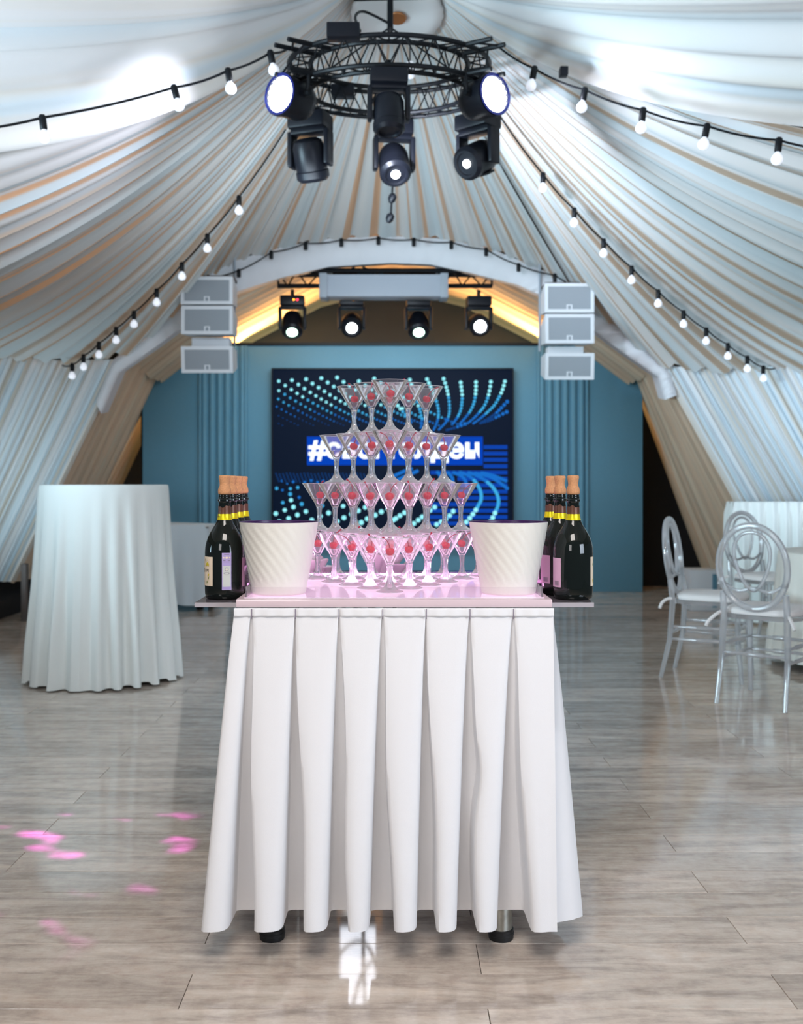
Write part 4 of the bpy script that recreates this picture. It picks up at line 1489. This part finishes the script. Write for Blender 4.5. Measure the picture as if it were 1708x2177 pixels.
def text_decal(s, width, height, th0, z0, x0, rad=BR + 0.0007, bold=0.0):
    vs, fs = text_mesh(s, 0.05, bold, 1)
    g = G()
    if not vs:
        return g
    xs, ys = [v[0] for v in vs], [v[1] for v in vs]
    kx, ky = width / (max(xs) - min(xs)), height / (max(ys) - min(ys))
    g.add(wrap([(x0 + (x - min(xs)) * kx, (y - min(ys)) * ky) for x, y in vs], th0, z0, rad), fs)
    return g


def make_bottle():
    t = thing('wine_bottle', 'x', 'bottle', (0, 0, 0), 0, 'sparkling wine bottles')
    G().lathe([(0, 0.004), (0.030, 0.0), (0.041, 0.0), (0.0458, 0.004), (0.0476, 0.014), (BR, 0.03), (BR, 0.112), (0.0472, 0.124), (0.0452, 0.136), (0.0412, 0.148), (0.0352, 0.160), (0.0282, 0.171),
               (0.0222, 0.181), (0.0182, 0.191), (0.0160, 0.201), (0.0150, 0.210), (0.0145, 0.232), (0.0150, 0.2345), (0.0168, 0.2365), (0.0168, 0.2405), (0.0150, 0.2425), (0.0152, 0.2450),
               (0.0152, 0.2475), (0.0145, 0.2485), (0.0148, 0.252), (0.0095, 0.253), (0.0092, 0.240), (0, 0.240)], 48).build('glass_body', 'bottle', t, smooth=40)
    G().lathe([(0.0090, 0.2415), (0.0093, 0.2515), (0.0150, 0.2536), (0.0160, 0.2575), (0.0159, 0.2635), (0.0142, 0.2695), (0.0120, 0.2745), (0.0119, 0.279), (0.0130, 0.286), (0.0143, 0.2925), (0.0141, 0.2970), (0.0118, 0.2990), (0, 0.2994)], 24).build('cork', 'cork', t, smooth=60)
    fo = G()
    fo.lathe([(0.0163, 0.199), (0.0158, 0.206), (0.0155, 0.214), (0.01535, 0.2235)], 40, fn=None)
    for v in fo.v:
        if v.z > 0.222:
            a = math.atan2(v.y, v.x)
            v.z += 0.0022 * math.sin(3 * a) + 0.0015 * math.sin(7 * a + 1)
    fo.build('torn_foil', 'foil', t, smooth=60)
    gb = G().lathe([(0.0186, 0.1905), (0.0174, 0.195), (0.0167, 0.200), (0.0163, 0.2052), (0.0158, 0.2052)], 40).build('gold_band', 'gold', t, smooth=60)
    bt = text_decal('AKIDUM', 0.070, 0.0048, 0, 0.1968, -0.035, 0.0176)
    bt.build('band_print', 'ink', gb)
    fl_ = patch(0.080, 0.070, 0.0, 0.033, BR + 0.0003, 22).build('front_label', 'paper', t)
    decal([blob(0.024, 0.052, 0.0035, 0.0062, 0.5), blob(0.018, 0.051, 0.0030, 0.0042, 0), blob(0.026, 0.026, 0.0022, 0.0042, -0.6), blob(-0.026, 0.012, 0.0035, 0.006, 0.5)], 0, 0.033).build('fruit_print', 'lemon', fl_)
    decal([blob(0.013, 0.062, 0.0014, 0.0034, 0.4), blob(0.015, 0.058, 0.0014, 0.003, -0.7), blob(0.027, 0.019, 0.0012, 0.0040, -0.3), blob(0.023, 0.010, 0.0013, 0.0046, -0.5), blob(0.0175, 0.009, 0.001, 0.004, 0.2),
           blob(-0.022, 0.060, 0.0016, 0.004, 0.8), blob(-0.028, 0.052, 0.0016, 0.004, -0.4), blob(-0.018, 0.016, 0.0014, 0.0044, 0.4)], 0, 0.033).build('leaf_print', 'leaf', fl_)
    decal([blob(0.031, 0.063, 0.001, 0.0009)], 0, 0.033).build('red_print', 'redink', fl_)
    g = decal([bar(0.006, 0.064, 0.019, 0.046, 0.0002), bar(0.022, 0.062, 0.027, 0.058, 0.0002), bar(0.008, 0.016, 0.013, 0.028, 0.0002), bar(0.0, 0.049, 0.012, 0.0488, 0.0002), bar(-0.03, 0.047, -0.01, 0.0468, 0.0002), bar(0.004, 0.009, 0.010, 0.0088, 0.0002),
               bar(0.004, 0.006, 0.010, 0.0058, 0.0002), bar(0.020, 0.006, 0.030, 0.024, 0.00025), bar(-0.026, 0.022, -0.016, 0.006, 0.00025)], 0, 0.033)
    g.build('line_print', 'inkgrey', fl_)
    text_decal('AKIDUM', 0.046, 0.0085, 0, 0.033 + 0.0325, -0.019).build('name_print', 'ink', fl_)
    st_ = patch(0.0225, 0.089, R(90), 0.024, BR + 0.0003, 8).build('tax_strip', 'lilac', t)
    patch(0.0190, 0.050, R(90), 0.032, BR + 0.0005, 8).build('pale_field', 'palestrip', st_)
    decal([bar(-0.006, 0.0855, 0.006, 0.0855, 0.0008), bar(-0.008, 0.071, 0.008, 0.071, 0.0010), bar(-0.007, 0.0675, 0.007, 0.0675, 0.0006), bar(-0.006, 0.042, 0.006, 0.042, 0.0004), bar(-0.007, 0.0395, 0.007, 0.0395, 0.0005), bar(-0.0055, 0.0365, 0.0055, 0.0365, 0.0006)],
          R(90), 0.024, BR + 0.0009).build('line_print', 'inkgrey', st_)
    g = G()
    ringp = []
    for i in range(24):
        a0_, a1_ = 2 * PI * i / 24, 2 * PI * (i + 1) / 24
        g.add(wrap([(0.0046 * math.cos(a0_), 0.050 + 0.0046 * math.sin(a0_)), (0.0046 * math.cos(a1_), 0.050 + 0.0046 * math.sin(a1_)), (0.0037 * math.cos(a1_), 0.050 + 0.0037 * math.sin(a1_)), (0.0037 * math.cos(a0_), 0.050 + 0.0037 * math.sin(a0_))], R(90), 0.024, BR + 0.0009), [(0, 1, 2, 3)])
    g.build('seal_print', 'inkgrey', st_)
    decal([blob(0, 0.049, 0.0016, 0.0020), blob(-0.007, 0.0775, 0.0020, 0.0022), blob(0, 0.0775, 0.0034, 0.0026), blob(0.007, 0.0775, 0.0020, 0.0022)], R(90), 0.024, BR + 0.0009).build('mark_print', 'paper', st_)
    bl = patch(0.060, 0.070, R(180), 0.030, BR + 0.0003, 18).build('back_label', 'pinkpaper', t)
    ln = [bar(-0.026, 0.064 - 0.0028 * i, 0.026 - 0.004 * ((i * 7) % 5), 0.064 - 0.0028 * i, 0.0005) for i in range(15)]
    ln += [bar(0.008 + 0.0016 * i, 0.004, 0.008 + 0.0016 * i, 0.015, 0.0003 + 0.0003 * (i % 2)) for i in range(10)]
    decal(ln, R(180), 0.030, BR + 0.0006).build('small_print', 'inkgrey', bl)
    return t


bott = make_bottle()
spots_b = [(-0.4095, 2.522, -75, 'dark wine bottle, foremost of the left row, cream fruit label showing'), (-0.4090, 2.620, -64, 'dark wine bottle, second from front in the left row'),
           (-0.4085, 2.720, -80, 'dark wine bottle, third from front in the left row'), (-0.4090, 2.820, -55, 'dark wine bottle, last of the left row behind the bucket'),
           (0.4385, 2.512, 97, 'dark wine bottle, foremost of the right row, label turned to the right edge'), (0.4230, 2.615, 104, 'dark wine bottle, second from front in the right row'),
           (0.4180, 2.728, 96, 'dark wine bottle, third from front in the right row, beside the bucket'), (0.4440, 2.825, 92, 'dark wine bottle, last of the right row, mostly hidden')]
for i, (x, y, a_, lb) in enumerate(spots_b):
    o = bott if i == 0 else copy_tree(bott)
    o.location = (x, y, 0.8232)
    o.rotation_euler = (0, 0, R(a_))
    o['label'] = lb

# ------------------------------------------------------------------ folded napkins behind the tower
for nm, lb, (x, y), s, rz in (('napkin', 'white folded napkin fanned open behind the centre of the glass tower', (-0.02, 3.13), 1.0, 0.1), ('napkin', 'white folded napkin standing behind the left bucket and glasses', (-0.225, 3.12), 0.75, 0.5)):
    t = thing(nm, lb, 'napkin', (x, y, 0.8232), rz, 'napkins')
    for k, (yaw, lean, w_, h_) in enumerate(((-0.75, 0.5, 0.075, 0.085), (-0.25, 0.25, 0.075, 0.095), (0.35, 0.35, 0.085, 0.075), (0.95, 0.9, 0.075, 0.05))):
        def leaf(u, v, yaw=yaw, lean=lean, w_=w_, h_=h_):
            a = (u - 0.5) * 2
            z = h_ * v * (1 - 0.35 * a * a)
            q = Vector((a * w_ * 0.6 * (0.25 + 0.75 * v), -0.02 * (1 - a * a) * v + 0.02 * a * a, z + 0.0008))
            return Euler((lean * 0.5, 0, yaw)).to_matrix() @ q * s + Vector((0.028 * (k - 1.5) * s, 0.004 * k, 0.0))
        G().grid(leaf, 14, 8).build('fold', 'napkin', t, smooth=70, solid=0.0016)
    for ch in t.children:
        mz = min(v.co.z for v in ch.data.vertices)
        for v in ch.data.vertices:
            v.co.z -= mz - 0.001

# ================================================================== COCKTAIL TABLES, DRAPED PIECES
def cloth_cylinder(name, label, loc, r, rb, H, n, seed, mat='tablecloth', zmin=0.006, cat='tablecloth', group=None, na=220, amp=0.055, hemvar=0.02):
    g = G()
    rr = random.Random(seed)
    ph = [rr.uniform(0, 6.28) for _ in range(4)]
    vs, fs = [(0, 0, H)], []
    NV = 26

    def wv(a):
        q = math.sin(n * a + ph[0] + 1.1 * math.sin(3 * a + ph[1]))
        q2 = math.sin((n + 7) * a + ph[2] + 0.8 * math.sin(2 * a + ph[3]))
        return 1.1 * (abs(q) ** 0.75 * (1 if q > 0 else -1)) * (0.75 + 0.35 * math.sin(4 * a + ph[3])) + 0.35 * q2
    radii = [(r * 0.5, H), (r * 0.95, H), (r * 0.99, H - 0.001), (r, H - 0.006)]
    rings = []
    for (q, z) in radii:
        rings.append([(q, z, a * 2 * PI / na) for a in range(na)])
    for i in range(1, NV + 1):
        t = i / NV
        ring_ = []
        for k in range(na):
            a = k * 2 * PI / na
            w = wv(a)
            q = lerp(r + 0.002, rb, t ** 1.1) + amp * w * min(1, t * 1.25) ** 1.2 * (0.55 + 0.45 * t)
            z = lerp(H - 0.006, zmin + hemvar * (0.5 + 0.5 * math.sin(3 * a + ph[1])) * (1 if w < 0.2 else 0.3), t)
            ring_.append((q, z, a))
        rings.append(ring_)
    for ring_ in rings:
        for q, z, a in ring_:
            vs.append((q * math.cos(a), q * math.sin(a), z))
    for k in range(na):
        fs.append((0, 1 + k, 1 + (k + 1) % na))
    for i in range(len(rings) - 1):
        for k in range(na):
            a = 1 + i * na + k
            b = 1 + i * na + (k + 1) % na
            fs.append((a, a + na, b + na, b))
    g.add(vs, fs)
    o = g.build(name, mat, smooth=60)
    o.location = loc
    tag(o, label, cat, group)
    return o


CT = (-1.644, 5.90, 0)
ct = thing('cocktail_table', 'tall round cocktail table hidden under its white floor-length cloth', 'table', CT)
G().lathe([(0, 1.07), (0.345, 1.07), (0.348, 1.078), (0.348, 1.092), (0, 1.092)], 48).build('tabletop', 'wood', ct)
G().lathe([(0, 0.02), (0.03, 0.02), (0.03, 1.07), (0, 1.07)], 16).build('pole', 'steel', ct)
G().lathe([(0, 0.0), (0.22, 0.0), (0.22, 0.012), (0.05, 0.03), (0, 0.03)], 32).build('base', 'black', ct)
cloth_cylinder('tablecloth', 'white floor-length cloth over the tall round table at left', CT, 0.357, 0.425, 1.099, 22, 3, na=420, amp=0.030)

# draped box table behind it
dx0, dx1, dyf = -2.7, W(443, 0, 9.0).x, 9.0
dz = W(0, 1116, 9.0).z


def drapebox(u, v):
    # u across perimeter front+right side, v down from the top
    L1, L2 = dx1 - dx0, 0.8
    s = u * (L1 + L2)
    rr = 0.06
    fl_ = 0.05 * v
    wv_ = 0.012 * v * math.sin(s * 23) + 0.006 * v * math.sin(s * 51)
    if s < L1:
        x, y = dx0 + s, dyf - fl_ - wv_
        if L1 - s < 0.1:
            y += 0.02 * (1 - (L1 - s) / 0.1)
            x += fl_ * (1 - (L1 - s) / 0.1)
    else:
        x, y = dx1 + fl_ + wv_, dyf + (s - L1)
    z = lerp(dz - (0.03 if abs(s - L1) < 0.03 else 0), 0.06 + 0.012 * math.sin(s * 11), v)
    return Vector((x, y, z))


g = G()
g.grid(drapebox, 120, 12)
g.add([(dx0, dyf, dz), (dx1, dyf + 0.01, dz - 0.02), (dx1, dyf + 0.8, dz - 0.02), (dx0, dyf + 0.8, dz + 0.01)], [(0, 1, 2, 3)])
tag(g.build('table_cover', 'grey_cloth', smooth=60), 'pale grey cloth covering the low side table behind the cocktail table', 'tablecloth')
st = thing('side_table', 'low table under a pale grey cloth behind the cocktail table', 'table', (dx0, dyf, 0))
G().box((0.05, 0.06, dz - 0.06), (dx1 - dx0 - 0.05, 0.76, dz - 0.035)).build('tabletop', 'wood', st, smooth=0)
for xx in (0.08, dx1 - dx0 - 0.12):
    for yy in (0.1, 0.68):
        G().box((xx, yy, 0), (xx + 0.05, yy + 0.05, dz - 0.06)).build('leg', 'black', st, smooth=0)
# grey post at far left
pb = W(57, 1260, 10.0)
tag(G().box((-0.022, -0.03, 0), (0.022, 0.03, 0.46), 0.006).build('post', 'cable', None, None), 'short grey post at the foot of the left curtain', 'post').location = (-2.97, 8.35, 0)

# right: round table, draped counter, white box
RT = (3.06, 6.28, 0)
rt = thing('round_table', 'round banquet table under a pale cloth at the right edge', 'table', RT)
G().lathe([(0, 0.66), (0.665, 0.66), (0.668, 0.665), (0.668, 0.684), (0, 0.684)], 48).build('tabletop', 'wood', rt)
for k in range(4):
    a = PI / 4 + k * PI / 2
    G().tube([(0.4 * math.cos(a), 0.4 * math.sin(a), 0.661), (0.42 * math.cos(a), 0.42 * math.sin(a), 0.0)], 0.018, 10).build('leg', 'steel', rt)
cloth_cylinder('tablecloth', 'cream cloth on the round table at the right edge', RT, 0.675, 0.735, 0.690, 30, 9, 'cream_cloth', 0.05, na=460, amp=0.026)
# draped counter
bx0 = W(1562, 0, 8.1).x
bz = W(0, 1067, 8.1).z
ctr = thing('counter', 'draped counter behind the clear chairs', 'counter', (bx0, 8.1, 0))
G().box((0.04, 0.04, bz - 0.05), (0.82, 0.19, bz - 0.012)).build('board', 'wood', ctr, smooth=0)
for xx in (0.08, 0.74):
    for yy in (0.05, 0.14):
        G().box((xx, yy, 0), (xx + 0.04, yy + 0.04, bz - 0.05)).build('leg', 'black', ctr, smooth=0)


def counter_cloth(u, v):
    L1, L2 = 0.2, 0.85
    s = u * (L1 + L2)
    w = 0.028 * math.sin(s * 62 + 1.2 * math.sin(s * 9)) * min(1, v * 9)
    if s < L1:
        return Vector((bx0 - w - 0.01 * v, 8.1 + L1 - s, lerp(bz, 0.02, v)))
    return Vector((bx0 + s - L1, 8.1 + w - 0.01 * v, lerp(bz, 0.02, v)))


g = G().grid(counter_cloth, 300, 10)
g.add([(bx0, 8.1, bz), (bx0 + 0.85, 8.1, bz), (bx0 + 0.85, 8.3, bz), (bx0, 8.3, bz)], [(0, 1, 2, 3)])
tag(g.build('counter_cloth', 'tablecloth', smooth=60), 'white pleated floor-length cloth on the counter at right', 'tablecloth')
wx = W(1470, 0, 9.0).x
wbx = thing('white_box', 'white box standing on the floor behind the clear chairs', 'box', (wx, 9.0, 0))
G().box((0, 0, 0.0), (0.26, 0.3, 0.355), 0.008).build('casing', 'white_metal', wbx)
G().box((0.185, -0.006, 0.03), (0.225, 0.0, 0.32)).build('side_strip', 'stage_wall', wbx, smooth=0)


# ================================================================== CLEAR CHAIRS
def make_chair():
    t = thing('clear_chair', 'x', 'chair', (0, 0, 0), 0, 'clear acrylic chairs')
    mt = 'acrylic'
    # seat
    sh = []
    for i in range(40):
        a = 2 * PI * i / 40
        c, s = math.cos(a), math.sin(a)
        k = 1 / max(1e-6, (abs(c) ** 4 + abs(s) ** 4) ** 0.25)
        sh.append((0.195 * c * k * (1.0 + 0.07 * s), 0.19 * s * k))
    g = G()
    vs = [(x, y, 0.425) for x, y in sh] + [(x, y, 0.447) for x, y in sh]
    g.add(vs, [tuple(range(39, -1, -1)), tuple(range(40, 80))] + [(i, (i + 1) % 40, 40 + (i + 1) % 40, 40 + i) for i in range(40)])
    g.build('seat', mt, t, smooth=40)
    cu = G()
    lv = [(1.0, 0.449), (1.02, 0.458), (1.01, 0.472), (0.93, 0.482), (0.6, 0.487)]
    vs, fs = [], []
    for k, z in lv:
        vs += [(x * k * 0.97, y * k * 0.97, z) for x, y in sh]
    for i in range(len(lv) - 1):
        fs += [(i * 40 + j, i * 40 + (j + 1) % 40, (i + 1) * 40 + (j + 1) % 40, (i + 1) * 40 + j) for j in range(40)]
    fs += [tuple(range(160, 200)), tuple(range(39, -1, -1))]
    cu.add(vs, fs)
    cs = cu.build('cushion', 'cushion', t, smooth=50)
    G().tube(catmull([(-0.165, -0.185, 0.455), (-0.18, -0.215, 0.45), (-0.215, -0.25, 0.41), (-0.225, -0.26, 0.385)], 4), 0.009, 6).build('tie', 'cushion', cs)
    G().tube(catmull([(0.165, -0.185, 0.455), (0.18, -0.215, 0.45), (0.20, -0.24, 0.43), (0.215, -0.25, 0.40)], 4), 0.009, 6).build('tie', 'cushion', cs)
    # back: outer oval, inner loop, cross pieces (the back leans away)

    def bk(x, z):
        return (x, -0.195 - 0.22 * (z - 0.45) ** 1.0 * 0.55, z)
    G().tube([bk(0.172 * math.cos(2 * PI * i / 48), 0.69 + 0.208 * math.sin(2 * PI * i / 48)) for i in range(48)], 0.0165, 10, True).build('back_oval', mt, t, smooth=80)
    loop = [bk(0.115 * math.sin(2 * PI * i / 40) * (0.75 + 0.25 * -math.cos(2 * PI * i / 40)), 0.72 - 0.145 * math.cos(2 * PI * i / 40)) for i in range(40)]
    G().tube(loop, 0.0095, 8, True).build('inner_loop', mt, t, smooth=80)
    G().tube(catmull([bk(-0.15, 0.605), bk(-0.08, 0.57), bk(0.0, 0.585), bk(0.08, 0.57), bk(0.15, 0.605)], 6), 0.0085, 8).build('cross_bar', mt, t, smooth=80)
    for sx in (-1, 1):
        for zc in (0.605,):
            G().lathe([(0, -0.012), (0.012, -0.006), (0.012, 0.006), (0, 0.012)], 10, Matrix.Translation(bk(sx * 0.153, zc))).build('knuckle', mt, t)
        G().tube([(sx * 0.158, -0.205, 0.56), (sx * 0.160, -0.19, 0.44), (sx * 0.166, -0.205, 0.22), (sx * 0.172, -0.255, 0.0)], [0.015, 0.017, 0.015, 0.012], 10).build('leg', mt, t, smooth=60)
        G().tube([(sx * 0.165, 0.165, 0.43), (sx * 0.168, 0.17, 0.22), (sx * 0.172, 0.19, 0.0)], [0.017, 0.015, 0.012], 10).build('leg', mt, t, smooth=60)
        for z_ in (0.225, 0.295):
            G().tube([(sx * 0.166, -0.20, z_), (sx * 0.167, -0.1, z_), (sx * 0.167, -0.09, z_), (sx * 0.167, 0.07, z_), (sx * 0.167, 0.08, z_), (sx * 0.167, 0.168, z_)], [0.008, 0.008, 0.012, 0.012, 0.008, 0.008], 8).build('stretcher', mt, t, smooth=60)
    for y_, z_ in ((-0.203, 0.255), (0.17, 0.225), (0.17, 0.295)):
        G().tube([(-0.165, y_, z_), (-0.05, y_, z_), (-0.04, y_, z_), (0.04, y_, z_), (0.05, y_, z_), (0.165, y_, z_)], [0.008, 0.008, 0.012, 0.012, 0.008, 0.008], 8).build('stretcher', mt, t, smooth=60)
    return t


ch = make_chair()
for i, (x, y, fx, fy, lb) in enumerate(((1.925, 5.285, 0.65, 0.76, 'clear acrylic chair with round back, nearest, seen from behind'),
                                         (1.835, 5.93, 0.88, -0.47, 'clear acrylic chair at the left, seen from the side'),
                                         (2.60, 7.16, 0.45, -0.89, 'clear acrylic chair farthest back, seen through the nearest chair'))):
    o = ch if i == 0 else copy_tree(ch)
    o.location = (x, y, 0)
    o.rotation_euler = (0, 0, -math.atan2(fx, fy))
    o['label'] = lb

# ------------------------------------------------------------------ magenta pattern thrown on the floor by a lamp
pl = spot('pattern_beam', V((-0.52, 5.3, 2.6)), V((-1.0, 3.02, 0)), 1300, (1.0, 0.12, 0.95), 17, 0.5, 0.01)
ld = pl.data
ld.use_nodes = True
N, L = ld.node_tree.nodes, ld.node_tree.links
em = N['Emission']
tc = N.new('ShaderNodeTexCoord')
mp = N.new('ShaderNodeMapping')
mp.inputs['Scale'].default_value = (16, 30, 16)
ns = N.new('ShaderNodeTexNoise')
ns.inputs['Scale'].default_value = 1.0
ns.inputs['Detail'].default_value = 1.5
rp = N.new('ShaderNodeMapRange')
rp.inputs['From Min'].default_value = 0.60
rp.inputs['From Max'].default_value = 0.72
L.new(tc.outputs['Normal'], mp.inputs['Vector'])
L.new(mp.outputs[0], ns.inputs['Vector'])
L.new(ns.outputs['Fac'], rp.inputs['Value'])
L.new(rp.outputs[0], em.inputs['Strength'])
